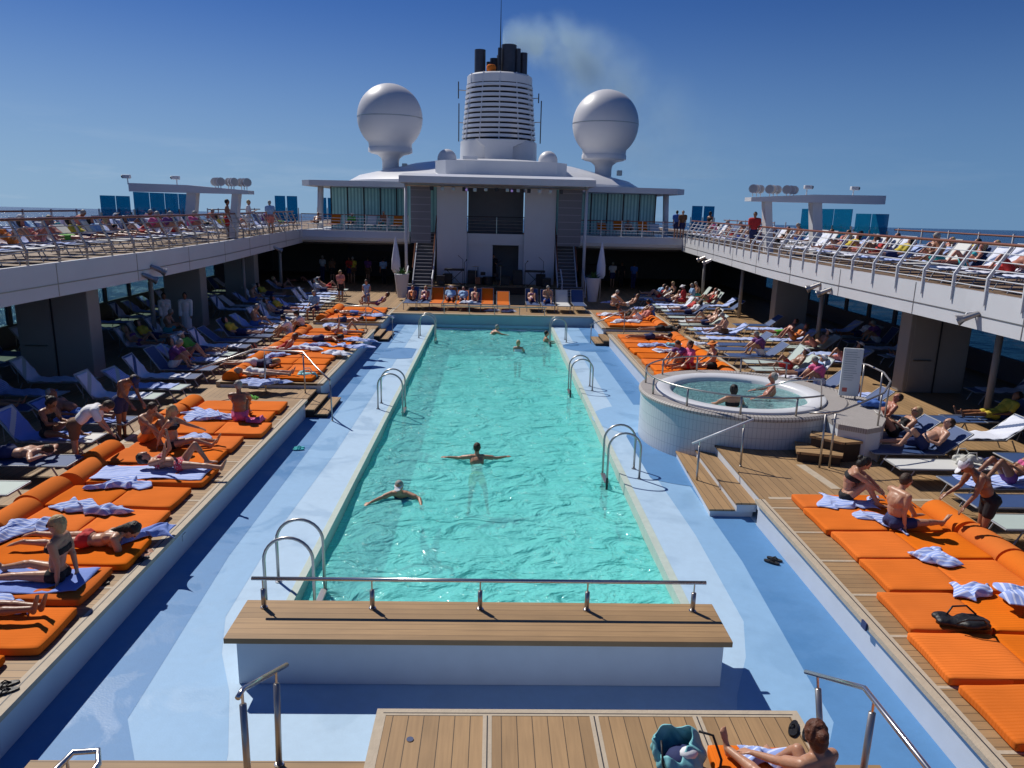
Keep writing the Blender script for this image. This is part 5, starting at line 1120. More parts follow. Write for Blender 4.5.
T('bright blue towel under the arms of the prone woman', 150, 536, MZ, 20, .7, .4, .05, 10, m_towelb)
T('blue towel under the crossed legs at the left edge', 12, 607, MZ, 5, .55, .35, .05, 11)
T('blue towel edge hanging over the headrest at the right border', 1020, 598, .25, 80, .5, .5, .06, 12)
T('blue towel on the mattress beside the sitting blond girl', 192, 441, MZ, 12, .6, .55, .04, 13)
T('striped towel spread beside the grey-haired person', 208, 416, MZ, -20, 1.3, .7, .05, 14)
T('pink sarong beside the grey-haired person', 254, 420, MZ, 0, .5, .3, .05, 15, CL['pink'])
T('green cloth on the mattress behind the grey-haired person', 252, 398, MZ, 0, .4, .3, .04, 16, CL['green'])
p = G(30, 560+14, MZ); flat_towel('long blue towel under the blond woman in a black bikini', (p.x-.1, 9.0, MZ-.005), 0, 1.9, .62, m_towelb, 3)
p = G(150, 470, MZ); flat_towel('blue striped towel under the woman in a red dotted bikini', (-6.15, 13.05, MZ-.005), 2, 1.95, .7, None, 4)
# bags and shoes
def bag(label, loc, sz, m, rz=0, strap=True, name='bag'):
    t = thing(name, label, 'bag', loc, R(rz)); rnd = random.Random(len(label)); mb = MB()
    for i in range(16): q_ = rnd.uniform(.5, 1); mb.ball((rnd.uniform(-.42, .42)*sz[0], rnd.uniform(-.4, .4)*sz[1], rnd.uniform(.25, .65)*sz[2]), (sz[0]*.24*q_, sz[1]*.28*q_, sz[2]*.36*q_), 10)
    mb.ball((0, 0, sz[2]*.4), (sz[0]*.4, sz[1]*.38, sz[2]*.38), 12)
    c = bpy.data.objects.new('bag_body', remeshed(mb, .02, 2, m, 'bag_body')); COL.objects.link(c); c.parent = t
    if strap:
        for s in (-1, 1): MB().tube([(-.3*sz[0], s*.3*sz[1], sz[2]*.7), (-.15*sz[0], s*.45*sz[1], sz[2]*1.2), (.15*sz[0], s*.5*sz[1], sz[2]*1.2), (.3*sz[0], s*.3*sz[1], sz[2]*.7)], .012, 6).build('strap', m, t, smooth=True)
    return t
m_blkc = mat('black_nylon', (.012, .012, .014), .5, var=.3, bump=.6, bscale=18)
p = G(965, 627, MZ); bag('shiny black bag lying on an orange mattress', (p.x, p.y, MZ), (.62, .34, .16), m_blkc, 0)
m_turq = mat('turquoise_nylon', (.20, .52, .56), .6, var=.25, bump=.5, bscale=9)
t = thing('drawstring_bag', 'open turquoise drawstring bag standing on the teak landing', 'bag', (1.80, 5.78, .004), R(15))
def fnb(u, v):
    a = 2*math.pi*u; r = (.15+.07*math.sin(v*3.0))*(1+.13*math.sin(3*a+1)*v+.07*math.sin(7*a+v*7)+.04*math.sin(13*a-v*9)); return (r*math.cos(a)*1.1-.08*v*v, r*math.sin(a)*.9+.05*v, .01+v*(.33+.07*math.sin(a+.6)+.03*math.sin(5*a))-.03*v*v)
MB().grid(fnb, 72, 18).build('bag_body', m_turq, t, smooth=True).modifiers.new('s', 'SOLIDIFY').thickness = .012
MB().ball((0, 0, .12), (.17, .15, .14), 14).build('dark_contents', CL['navy'], t, smooth=True); MB().ball((.03, -.05, .24), (.09, .07, .05), 12).build('white_contents', CL['white'], t, smooth=True)
MB().tube([(.18, .05, .36), (.30, 0, .33), (.33, -.12, .16), (.26, -.2, .03)], .012, 6).build('cord', m_blkc, t, smooth=True); MB().tube([(-.2, .05, .34), (-.24, -.08, .2), (-.2, -.16, .02)], .010, 6).build('cord', m_blkc, t, smooth=True)
def flipflops(label, px, py, z, rz=0, m=None, gap=.13):
    p = G(px, py, z); t = thing('flip_flops', label, 'sandals', (p.x, p.y, z+.004), R(rz)); m = m or m_blkc
    for s in (-1, 1):
        sole = [(.13*math.cos(a)+.02*math.cos(2*a), s*gap/2+.045*math.sin(a)*(1+.2*math.cos(a))) for a in np.linspace(0, 2*math.pi, 18)[:-1]]
        c = MB().prism(sole, .001, .022).build('sole', m, t); MB().tube([(-.02, s*gap/2-.04, .02), (.02, s*gap/2-.02, .05), (.07, s*gap/2, .025), (.02, s*gap/2+.02, .05), (-.02, s*gap/2+.04, .02)], .008, 5).build('thong', m, c)
flipflops('dark flip-flops beside the blond woman on the left platform', 98, 583, .0, 20); flipflops('dark flip-flops at the mattress corner near the prone woman', 137, 560, .0, 60)
flipflops('black sandals at the lower left edge of the platform', 3, 690, .0, 30); flipflops('black sandals lying on the blue deck right of the pool', 772, 561, -.49, -40)
flipflops('small turquoise sandals on the blue deck near the left steps', 298, 449, -.49, 10, CL['turquoise']); flipflops('black shoes beside the sunbathing woman on the landing', 800, 733, .0, 60)
# ================================================================== people placed one by one
def at_(px, py, z, dz=0): p = G(px, py, z); return (p.x, p.y, z+dz)
NV = .011
# woman bottom right on an orange mat
t = mattress('orange mat under the sunbathing woman on the landing', 2.52, 6.0, 1, head=False, w=.84, z=.006); t.rotation_euler = (0, 0, R(-92))
put('woman with auburn hair seated on the landing, seen from behind, one leg stretched out', (2.70, 5.16, MZ-.01), 112, dict(T=100, T2=84, N=72, turn=-15, L=[(6, 10, -6, 2, 62), (42, 10, -50, 8, 0)], A=[(-28, 10, -20, 12), (-70, 10, -60, 6)], hz=.12), dict(f=1, skin='tan', hair=('auburn', 'bun'), wear=[('bikini_bottom', 'black')]), NV, 1)
crumpled('blue towel on the orange mat of the seated woman', (2.62, 5.78, MZ), 10, .6, .28, .05, m_towel, 21)
# left near
put('person lying at the left edge, only crossed legs in view', (-6.2, 8.1, MZ-.01), 0, dict(POSE['supine'], L=[(3, 2, -2, -2, 68), (6, 2, 2, -6, 72)]), dict(skin='brown', hair=('brown', 'short'), wear=[('swim_trunks', 'navy')]), NV, 1)
put('blond woman in a black bikini sitting up and leaning back on her arm', (-5.62, 9.05, MZ-.005), 180, dict(T=102, T2=92, N=86, turn=10, L=[(3, 5, -3, 4, 60), (10, 5, -11, 4, 50)], A=[(-98, 14, -84, 10), (-110, 20, -96, 12)], hz=.12), dict(f=1, skin='tan', hair=('blond', 'bob'), wear=[('bikini_top', 'black'), ('bikini_bottom', 'black')], glasses=1), NV, 1)
put('dark-haired woman lying on her front propped on her elbows', (-5.75, 10.05, MZ-.005), 0, dict(POSE['prone_up'], T2=18, N=20), dict(f=1, skin='tan', hair=('black', 'long'), wear=[('bikini_bottom', 'red')]), NV, 1)
put('woman in a red dotted bikini lying on her back with one knee raised', (-5.75, 13.25, MZ+.01), 0, 'supine_k', dict(f=1, skin='tan', hair=('black', 'bob'), wear=[('bikini_top', 'dotted'), ('bikini_bottom', 'dotted')]), NV+.002, 1)
put('blond girl in a dark bikini sitting with her legs along the mattress', (-6.4, 14.5, MZ), 8, dict(POSE['sit_long'], T=92, T2=84, L=[(4, 4, -4, 2, 60), (16, 4, -18, 2, 50)], A=[(-30, 10, -20, 0), (-130, 14, -110, 5)]), dict(f=1, skin='tan', hair=('blond', 'long'), wear=[('bikini_top', 'black'), ('bikini_bottom', 'black')]), NV+.002, 1)
put('man in a white polo shirt bending over the mattresses', (-8.0, 14.0, -.15), 18, 'bend', dict(skin='tan', hair=('brown', 'short'), fat=1.0, wear=[('polo_shirt', 'white'), ('shorts', 'brown')]), NV+.002, 1)
put('dark-haired person sitting low behind the blond girl', (-7.1, 14.9, MZ), -20, 'sit_hug', dict(skin='tan', hair=('brown', 'short'), wear=[('swim_trunks', 'orange')]), NV+.003, 1)
put('bare-chested person in a navy cap bent over behind the polo shirt man', (-8.05, 15.9, -.15), -20, dict(POSE['bend'], T=70, T2=52), dict(skin='brown', hair=('brown', 'short'), wear=[('shorts', 'navy'), ('cap', 'navy')]), NV+.003, 1)
put('woman in a black top sitting upright on a shaded lounger reading', (-9.0, 14.75, .24), -12, 'sit_read', dict(f=1, skin='brown', hair=('black', 'bun'), wear=[('swimsuit', 'black')]), NV+.003, 1)
put('bare-backed man lying face down on the lounger at the left edge', (-8.95, 13.45, .24), 0, 'prone', dict(skin='fair', hair=('brown', 'short'), wear=[('shorts', 'navy')]), NV+.003, 1)
put('bare-chested man reclining on the lounger behind the woman in black', (-9.15, 16.1, .24), 0, 'recl', dict(skin='brown', hair=('grey', 'short'), fat=1.15, wear=[('swim_trunks', 'blue')]), NV+.003, 1)
put('grey-haired person sitting with the back turned on a left mattress', at_(240, 420, MZ), 100, dict(POSE['sit_hug'], T2=74, N=74), dict(skin='brown', hair=('grey', 'short'), fat=1.1, wear=[('swim_trunks', 'pink')]), NV+.003, 1)
# right near
put('woman in a dark bikini hugging her knees on the right platform', at_(846, 500, MZ), -22, 'sit_hug', dict(f=1, skin='tan', hair=('black', 'bun'), wear=[('bikini_top', 'black'), ('bikini_bottom', 'black')]), NV, 1)
put('broad-backed man in navy trunks sitting with his back turned', at_(893, 527, MZ), 14, dict(T=97, T2=74, N=62, L=[(46, 10, -50, 4, 0), (8, 24, -10, -10, 40)], A=[(-40, 8, -28, -5), (-95, 28, -80, 12)], hz=.125), dict(skin='tan', hair=('brown', 'short'), fat=1.1, wear=[('swim_trunks', 'navy')]), NV, 1)
put('man in a white cap and black trunks bending forward over a mattress', (7.9, 10.85, -.15), 172, dict(POSE['bend'], T=66, T2=44, N=35, L=[(-80, 5, -104, 3, -4), (-86, 5, -98, 3, -4)], A=[(-78, 8, -58, -4), (-68, 10, -40, -4)], hz=.86), dict(skin='brown', hair=('grey', 'short'), fat=1.08, wear=[('swim_trunks', 'black'), ('cap', 'white')]), NV, 1)
put('person in a pink sarong reclining beside the hot tub platform', at_(874, 424, .0, .12), 178, 'recl', dict(skin='red', hair=('brown', 'short'), fat=1.1, wear=[('swim_trunks', 'pink')]), NV+.002, 1)
put('heavy bare-chested man reclining with a book beside the tub', (9.15, 14.85, .24), 180, 'recl_k', dict(skin='fair', hair=('brown', 'short'), fat=1.2, wear=[('swim_trunks', 'navy')]), NV+.002, 1)
put('woman with knees raised reading next to the heavy man', (9.0, 15.75, .24), 180, 'recl_2k', dict(f=1, skin='tan', hair=('blond', 'bob'), wear=[('swimsuit', 'black')], glasses=1), NV+.002, 1)
put('woman in a pink bikini and white visor reclining on a blue lounger', (9.7, 12.9, .24), 180, 'recl_2k', dict(f=1, skin='brown', hair=('brown', 'bob'), wear=[('bikini_top', 'pink'), ('bikini_bottom', 'purple'), ('visor', 'white')]), NV+.002, 1)
put('person lying at the right edge with bare feet toward the pool', (9.45, 10.2, .24), 176, 'recl_k', dict(skin='fair', hair=('brown', 'short'), wear=[('swim_trunks', 'blue')]), NV+.002, 1)
put('person in a yellow shirt reclining in the shade by the right pillar', (12.4, 17.4, .24), 180, 'recl', dict(skin='brown', hair=('black', 'short'), wear=[('t_shirt', 'yellow'), ('shorts', 'yellow')]), .016)
# hot tub
put('dark-haired woman soaking in the hot tub near the front rim', (5.55, 16.45, .68), 95, dict(POSE['soak'], T=88), dict(f=1, skin='tan', hair=('black', 'bob'), wear=[('bikini_top', 'black')]), NV+.002, 1)
put('broad man soaking at the right side of the hot tub', (6.75, 17.4, .70), 165, dict(POSE['soak'], hz=-.22), dict(skin='red', hair=('grey', 'short'), fat=1.15, wear=[('swim_trunks', 'navy')]), NV+.002, 1)
put('woman in a pink top and red skirt sitting behind the hot tub', at_(690, 368, MZ-.0, .0), 200, dict(POSE['sit_long'], T=90), dict(f=1, skin='tan', hair=('brown', 'bun'), wear=[('t_shirt', 'pink'), ('shorts', 'red')]), NV+.003)
put('dark-haired person sitting beside the woman in the pink top', at_(682, 366, MZ, .0), 200, 'sit_hug', dict(skin='tan', hair=('brown', 'short'), wear=[('t_shirt', 'purple')]), NV+.004)
put('person with an orange sun hat sitting behind the hot tub', at_(712, 368, MZ, .0), 190, 'sit_long', dict(f=1, skin='tan', hair=('brown', 'short'), wear=[('bikini_top', 'black'), ('sun_hat', 'orange'), ('shorts', 'black')]), NV+.004)
# pool
put('woman swimming toward the camera in a white visor', at_(405, 491, -.7), -97, 'swim', dict(f=1, skin='tan', hair=('grey', 'short'), wear=[('swimsuit', 'navy'), ('visor', 'white')]), NV, 1)
put('man swimming on his back with both arms spread wide', at_(477, 467, -.7), 92, dict(POSE['swim_back']), dict(skin='tan', hair=('brown', 'short'), wear=[('swim_trunks', 'yellow')]), NV, 1)
put('blond bather standing in the far part of the pool', at_(518, 352, -.7), 80, 'wade', dict(f=1, skin='fair', hair=('blond', 'bob'), wear=[('swimsuit', 'white')]), .018)
put('dark-haired bather reaching for the far right ladder', at_(545, 342, -.7), 5, 'wade', dict(skin='tan', hair=('black', 'short'), wear=[('swim_trunks', 'navy')]), .018)
put('bather doing breaststroke near the far pool wall', at_(487, 334, -.7), 20, 'swim', dict(skin='tan', hair=('grey', 'short'), wear=[('swim_trunks', 'white')]), .02)
# left mid platforms
FV = .022
W_ = lambda *a: [tuple(x) for x in a]
mid = [
 ('long-legged person lying on a towel beside the turquoise bag', 262, 376, MZ, 0, 'supine', dict(f=1, skin='fair', hair=('grey', 'short'), wear=W_(('swimsuit', 'white')))),
 ('person in a striped top lying behind the first left sunbather', 255, 366, MZ, 0, 'prone', dict(f=1, skin='tan', hair=('blond', 'bob'), wear=W_(('t_shirt', 'navy'), ('shorts', 'white')))),
 ('person with a red headband lying among striped towels', 281, 352, MZ, 180, 'recl', dict(f=1, skin='red', hair=('auburn', 'bob'), wear=W_(('swimsuit', 'red')))),
 ('curly dark-haired head resting on the white towel', 322, 341, MZ, 0, 'prone', dict(skin='brown', hair=('black', 'bob'), wear=W_(('swim_trunks', 'navy')))),
 ('bare-chested sunbather on his back in the middle of the left platform', 300, 333, MZ, 0, 'supine_arm', dict(skin='red', hair=('brown', 'short'), wear=W_(('swim_trunks', 'black')))),
 ('person with raised knee near the thin left rail', 345, 334, MZ, 0, 'supine_k', dict(f=1, skin='tan', hair=('brown', 'bob'), wear=W_(('bikini_top', 'white'), ('bikini_bottom', 'white')))),
 ('two-legged sunbather in dark shorts on the far left mattress row', 345, 322, MZ, 0, 'prone', dict(skin='red', hair=('brown', 'short'), wear=W_(('swim_trunks', 'navy')))),
 ('person in white shirt sitting at the edge of the left platform', 290, 337, 0, 200, 'sit_hug', dict(skin='tan', hair=('black', 'short'), wear=W_(('t_shirt', 'white'), ('shorts', 'white')))),
 ('second person in white shirt sitting beside the first on the left platform', 302, 331, 0, 215, 'sit_hug', dict(f=1, skin='tan', hair=('black', 'bun'), wear=W_(('t_shirt', 'white'), ('shorts', 'black')))),
 ('grey-haired person in a blue shirt sitting upright on the left side', 316, 320, -.15, 250, 'sit_edge', dict(skin='tan', hair=('grey', 'short'), wear=W_(('t_shirt', 'lightblue'), ('shorts', 'navy')))),
 ('woman in a salmon top standing on the far left platform', 341, 302, -.15, -60, 'stand', dict(f=1, skin='tan', hair=('blond', 'bob'), wear=W_(('t_shirt', 'salmon'), ('shorts', 'black')))),
 ('man with bare shoulders standing next to the woman in salmon', 349, 302, -.15, -110, 'stand_arm', dict(skin='brown', hair=('black', 'short'), wear=W_(('t_shirt', 'red'), ('swim_trunks', 'navy')))),
 ('person with a light blue wrap on the far left platform', 367, 306, 0, -90, 'sit_edge', dict(f=1, skin='tan', hair=('brown', 'bun'), wear=W_(('dress', 'lightblue')))),
 ('sunbather in a purple suit lying on the far left platform', 378, 305, MZ, 180, 'recl', dict(f=1, skin='tan', hair=('brown', 'bob'), wear=W_(('swimsuit', 'purple')))),
 ('sunbather in blue trunks lying on the far left platform', 352, 315, MZ, 0, 'supine', dict(skin='tan', hair=('brown', 'short'), wear=W_(('swim_trunks', 'blue')))),
 # right mid
 ('man in navy shorts lying face down on the middle right platform', 652, 339, MZ, 0, 'prone', dict(skin='brown', hair=('black', 'short'), wear=W_(('swim_trunks', 'navy')))),
 ('dark-clad person lying just behind the man in navy shorts', 662, 331, MZ, 0, 'prone', dict(skin='tan', hair=('brown', 'short'), wear=W_(('t_shirt', 'black'), ('shorts', 'black')))),
 ('sunbather with raised knees at the front of the far right platform', 627, 318, MZ, 0, 'recl_2k', dict(skin='brown', hair=('brown', 'short'), wear=W_(('swim_trunks', 'black')))),
 ('woman in a flowered top reclining on the far right platform', 640, 320, MZ, 180, 'recl_k', dict(f=1, skin='tan', hair=('grey', 'short'), wear=W_(('t_shirt', 'salmon'), ('shorts', 'white')))),
 ('woman in a blue dress sitting on the far right platform', 652, 317, MZ, 180, 'sit_hug', dict(f=1, skin='brown', hair=('black', 'bob'), wear=W_(('dress', 'blue')))),
 ('fair sunbather sitting at the far corner of the right platform', 613, 306, MZ, 20, 'sit_hug', dict(f=1, skin='fair', hair=('grey', 'short'), wear=W_(('bikini_top', 'white')))),
 ('sunbather lying with crossed arms at the far right platform', 628, 306, MZ, 180, 'recl', dict(f=1, skin='tan', hair=('brown', 'bob'), wear=W_(('bikini_bottom', 'white')))),
 ('woman in a dark suit crouching beyond the right platform', 673, 305, -.15, 200, 'sit_edge', dict(f=1, skin='tan', hair=('blond', 'short'), wear=W_(('swimsuit', 'black')))),
 ('person in a red shirt and white hat sitting among the right loungers', 683, 310, -.15, 160, 'sit_edge', dict(skin='red', hair=('grey', 'short'), wear=W_(('t_shirt', 'red'), ('sun_hat', 'white'), ('shorts', 'red')))),
 ('person in a light blue shirt sitting beside the red shirt', 692, 308, -.15, 180, 'sit_edge', dict(skin='tan', hair=('grey', 'short'), wear=W_(('t_shirt', 'lightblue'), ('shorts', 'white')))),
 # terrace, stage, bar
 ('man in black standing with his instrument on the stage', 493, 282, .42, -90, 'stand_arm', dict(skin='tan', hair=('black', 'short'), wear=W_(('t_shirt', 'black'), ('trousers', 'black')))),
 ('singer in dark clothes at the right keyboard', 533, 284, .42, -100, 'stand', dict(f=1, skin='tan', hair=('black', 'bob'), wear=W_(('t_shirt', 'black'), ('trousers', 'black')))),
 ('man in a white shirt waiting at the left bar', 320, 297, -.15, 60, 'stand', dict(skin='tan', hair=('grey', 'short'), wear=W_(('t_shirt', 'white'), ('trousers', 'navy')))),
 ('woman in a grey dress at the left bar', 333, 296, -.15, 110, 'stand', dict(f=1, skin='tan', hair=('brown', 'bob'), wear=W_(('t_shirt', 'brown'), ('shorts', 'black')))),
 ('person in a yellow shirt at the left bar', 352, 294, -.15, 90, 'stand', dict(skin='tan', hair=('grey', 'short'), wear=W_(('t_shirt', 'yellow'), ('shorts', 'brown')))),
 ('man in a lilac shirt standing right of the yellow shirt', 367, 294, -.15, 70, 'stand', dict(skin='tan', hair=('brown', 'short'), wear=W_(('t_shirt', 'purple'), ('shorts', 'brown')))),
 ('man in a pale shirt and dark trousers near the left planter', 384, 293, -.15, 120, 'stand', dict(skin='tan', hair=('black', 'short'), wear=W_(('t_shirt', 'lightblue'), ('trousers', 'black')))),
 ('man in a white shirt behind the right parasol', 614, 292, -.15, 90, 'stand', dict(skin='tan', hair=('grey', 'short'), wear=W_(('t_shirt', 'white'), ('shorts', 'navy')))),
 ('man in a blue shirt at the right counter', 634, 292, -.15, 60, 'stand', dict(skin='tan', hair=('brown', 'short'), wear=W_(('t_shirt', 'blue'), ('trousers', 'navy')))),
 ('dark-clad waiter near the right counter', 623, 291, -.15, -90, 'stand', dict(skin='brown', hair=('black', 'short'), wear=W_(('t_shirt', 'black'), ('trousers', 'black')))),
]
for (lab, px, py, z, hd, ps, lk) in mid:
    q = at_(px, py, z)
    if 'bar' in lab or 'yellow shirt' in lab or 'planter' in lab or 'counter' in lab or 'right parasol' in lab: q = (V(px, py, 50.0).x, 50.0+(px % 3)*.5, -.15)
    put(lab, q, hd, ps, lk, FV)
for i, (px, lab) in enumerate([(167, 'shorter person in a white bathrobe in the left shade'), (188, 'taller person in a white bathrobe carrying a towel in the left shade')]):
    put(lab, at_(px, 337, -.15), -60-i*20, 'stand', dict(f=1-i, skin='brown', hair=('black', 'bob' if i == 0 else 'short'), wear=[('bathrobe', 'white')]), .02)
# towels on middle platforms
rt = random.Random(5)
for i, (px, py) in enumerate([(262, 383), (268, 356), (300, 349), (318, 346), (338, 354), (352, 347), (310, 338), (330, 340), (378, 316), (335, 326), (626, 322), (700, 345), (656, 346), (668, 352), (640, 309), (612, 303), (610, 315), (360, 341)]):
    side = 'left' if px < 500 else 'right'
    nth = ['first', 'second', 'third', 'fourth', 'fifth', 'sixth', 'seventh', 'eighth', 'ninth', 'tenth'][i if side == 'left' and i < 10 else (9 if side == 'left' else i-10)]
    p = G(px, py, MZ); crumpled(f'{nth} blue and white towel strewn over the farther {side} mattresses', (p.x, p.y, MZ), rt.uniform(-15, 15), rt.uniform(.8, 1.5), rt.uniform(.4, .6), .05, rt.choice([m_towel, m_towelw, m_towel]), 30+i, group='towels on the farther mattresses')
p = G(236, 381, 0); p2 = G(238, 384, 0)
bag('turquoise bag lying at the corner of the middle left platform', at_(307, 378, .004), (.5, .34, .22), m_turq, 10)
bag('turquoise bag on the mattress by the man in navy shorts', at_(672, 347, MZ), (.4, .3, .2), m_turq, 10, False)
bag('white flowered beach bag on the pale lounger', (9.5, 13.9, .24), (.5, .3, .22), mat('flowered_cotton', (.55, .55, .50), .8, var=.5, scale=30), 10)
bag('dark blue bag beside the flowered beach bag', (10.05, 13.95, .24), (.45, .3, .12), CL['navy'], 10, False)
bag('blue bag beside the rules board', (8.75, 16.4, .715), (.5, .35, .2), CL['blue'], 0, False)
# ================================================================== crowds: prototypes then copies
PRO = []
def proto(pose, lk, desc): 
    o = human('person', pose, lk, .03, 0); o.location = (0, 0, -60); PRO.append([o, desc, lk, False]); return len(PRO)-1
base_looks = [
 ('recl', dict(skin='tan', hair=('brown', 'short'), wear=[('swim_trunks', 'navy')]), 'man in navy trunks reclining'),
 ('recl_k', dict(f=1, skin='tan', hair=('blond', 'bob'), wear=[('bikini_top', 'black'), ('bikini_bottom', 'black')]), 'blond woman in a black bikini reclining'),
 ('recl_2k', dict(f=1, skin='fair', hair=('brown', 'bob'), wear=[('swimsuit', 'red')]), 'woman in a red swimsuit, knees up'),
 ('sit_read', dict(skin='red', hair=('grey', 'short'), fat=1.15, wear=[('swim_trunks', 'blue')]), 'grey-haired man in blue trunks'),
 ('recl', dict(f=1, skin='brown', hair=('black', 'bob'), wear=[('t_shirt', 'white'), ('shorts', 'navy')]), 'dark-haired woman in a white top'),
 ('sit_hug', dict(f=1, skin='tan', hair=('grey', 'short'), wear=[('t_shirt', 'pink'), ('shorts', 'white')]), 'grey-haired woman in a pink top'),
 ('recl_k', dict(skin='brown', hair=('black', 'short'), fat=1.1, wear=[('swim_trunks', 'red'), ('cap', 'white')]), 'man in red trunks and white cap'),
 ('recl', dict(skin='tan', hair=('grey', 'short'), wear=[('t_shirt', 'lightblue'), ('shorts', 'navy'), ('sun_hat', 'white')]), 'person in light blue shirt and white hat'),
 ('prone', dict(f=1, skin='tan', hair=('brown', 'bob'), wear=[('bikini_bottom', 'turquoise')]), 'woman in turquoise bottoms lying face down'),
]
for a in base_looks: proto(*a)
CHG = {'navy': ['navy', 'black', 'green'], 'red': ['red', 'salmon', 'orange'], 'black': ['black', 'purple', 'turquoise'], 'blue': ['blue', 'brown', 'turquoise'], 'white': ['white', 'yellow', 'lightblue'], 'pink': ['pink', 'salmon', 'purple'], 'lightblue': ['lightblue', 'red', 'green'], 'turquoise': ['turquoise', 'orange', 'black']}
WORD = {'lightblue': 'light blue'}
rc = random.Random(23); SEEN = {}
def crowd_person(loc, hd, where, group, kinds=None, zone='g'):
    i = rc.choice(kinds or [0, 1, 2, 3, 4, 5, 6, 7]); e = PRO[i]; o, desc, lk, used = e
    c0 = {0: 'navy', 1: 'black', 2: 'red', 3: 'blue', 4: 'white', 5: 'pink', 6: 'red', 7: 'lightblue', 8: 'turquoise'}[i]; c1 = rc.choice(CHG[c0])
    lab = desc.replace(WORD.get(c0, c0), WORD.get(c1, c1), 1)+' '+where
    if not used: e[3] = True; lab = desc+' '+where; o.location = loc; o.rotation_euler = (0, 0, R(hd)); return tag(o, lab, 'person', group)
    sk = rc.choice(list(SKIN.values())); sw = {'cloth_'+c0: CL[c1], SKIN[lk['skin']].name: sk}
    r = dup(o, loc, R(hd), lab, group, sw); r['category'] = 'person'; return r
# side deck lounger rows
def zone_name(Y): return 'near end' if Y < 18 else 'middle' if Y < 26 else 'farther part' if Y < 35 else 'far end'
def lrow(s, X, y0, y1, step, zbase, where, pocc, ptow, avoid=(), betas=(38, 38, 55, 0), cols=('blue', 'blue', 'pale green', 'white'), kinds=None, grp='', hd0=None):
    y = y0
    while y < y1:
        yy = y+rc.uniform(-.1, .1); y += step*rc.uniform(.92, 1.1)
        if any(a < yy < b for a, b in avoid): continue
        be = rc.choice(betas); co = rc.choice(cols); hd = (0 if s < 0 else 180)+rc.uniform(-5, 5)
        if hd0 is not None: hd = hd0+rc.uniform(-6, 6)
        xx = s*(X+rc.uniform(-.15, .15)); st = {0: 'flat', 38: 'half raised', 55: 'steeply raised'}[be]
        zn = zone_name(yy); tw = rc.random() < ptow; oc = rc.random() < pocc and be > 0
        lounger(xx, yy, zbase, hd, be, co, f'{co} lounger, {st} back, {where}, {zn}', 'sun loungers '+grp)
        if tw: towel_on_lounger(xx, yy, zbase, hd, be, f'{"blue striped" if be != 55 else "pale"} towel on a {co} lounger {where}, {zn}', 'towels '+grp, m_towelw if be == 55 else None, True)
        if oc: crowd_person((xx+(-.08 if s > 0 else .08)*0, yy, zbase+.375), hd, f'{where}, {zn}', 'people '+grp, kinds)
# explicit loungers near the camera, right
RL = [(9.5, 10.2, 0, 'white', 'white sun lounger with legs resting on it at the right edge'), (9.3, 9.1, 38, 'blue', 'grey framed lounger with a towel at the right border of the picture'), (9.4, 11.1, 0, 'pale green', 'pale green flat lounger behind the man in the white cap'), (9.5, 12.0, 0, 'blue', 'blue flat lounger with a folded towel behind the white cap'),
      (9.7, 12.9, 38, 'blue', 'blue sun lounger under the woman in the pink bikini'), (9.2, 13.9, 0, 'white', 'white flat lounger carrying a flowered beach bag'), (9.15, 14.85, 38, 'blue', 'blue sun lounger under the heavy reading man'), (9.0, 15.75, 38, 'blue', 'blue sun lounger under the woman reading with knees up'),
      (11.8, 14.4, 0, 'blue', 'blue lounger standing in the second row beside the pillar'), (11.2, 15.9, 38, 'blue', 'blue lounger with a white towel over its back in the second row'), (11.0, 17.3, 0, 'blue', 'empty blue lounger near the grey casing on the right'), (12.4, 17.4, 38, 'blue', 'blue lounger under the person in yellow')]
for x, y, b_, c_, lab in RL: lounger(x, y, -.15, 180, b_, c_, lab, 'sun loungers on the right side deck')
towel_on_lounger(9.3, 9.1, -.15, 180, 38, 'blue striped towel on the lounger at the right border', 'towels on the right side deck')
towel_on_lounger(9.7, 12.9, -.15, 180, 38, 'blue striped towel under the woman in the pink bikini', 'towels on the right side deck')
towel_on_lounger(11.2, 15.9, -.15, 180, 38, 'pale towel draped over the second row lounger back', 'towels on the right side deck', m_towelw)
crumpled('folded blue towel on the flat blue lounger on the right', (10.0, 12.0, .23), 0, .7, .45, .03, m_towel, 77)
lrow(1, 9.45, 18.4, 44, 1.12, -.15, 'on the sunny right deck', .85, .5, kinds=None, grp='on the sunny right side deck')
lrow(1, 11.9, 24.3, 44, 1.3, -.15, 'in the second right row', .65, .6, avoid=((32.7, 36.5),), grp='in the second row of the right side deck')
lrow(1, 14.9, 12.5, 32, 1.3, -.15, 'under the right upper deck', .2, .8, avoid=((20.5, 24.5),), betas=(55, 55, 38), grp='under the right upper deck')
# left
LL = [(-9.1, 10.7, 0, 'white', 'white flat lounger at the left edge below the pale green one'), (-9.1, 12.0, 0, 'pale green', 'pale green flat lounger near the left edge'), (-8.9, 13.4, 0, 'blue', 'blue lounger under the bare-backed man at the left'), (-9.2, 14.8, 55, 'white', 'white lounger behind the woman in the black top'), (-9.15, 16.1, 38, 'blue', 'blue lounger under the reclining bare-chested man at the left')]
for x, y, b_, c_, lab in LL: lounger(x, y, -.15, 0, b_, c_, lab, 'sun loungers on the left side deck')
towel_on_lounger(-9.15, 16.1, -.15, 0, 38, 'bright blue towel behind the reclining bare-chested man', 'towels on the left side deck', m_towelb)
towel_on_lounger(-9.2, 14.8, -.15, 0, 55, 'bright blue towel over the raised back of the white lounger', 'towels on the left side deck', m_towelb)
lrow(-1, 9.35, 18.2, 44, 1.1, -.15, 'on the left side deck', .65, .75, betas=(38, 55, 55, 0), grp='on the left side deck')
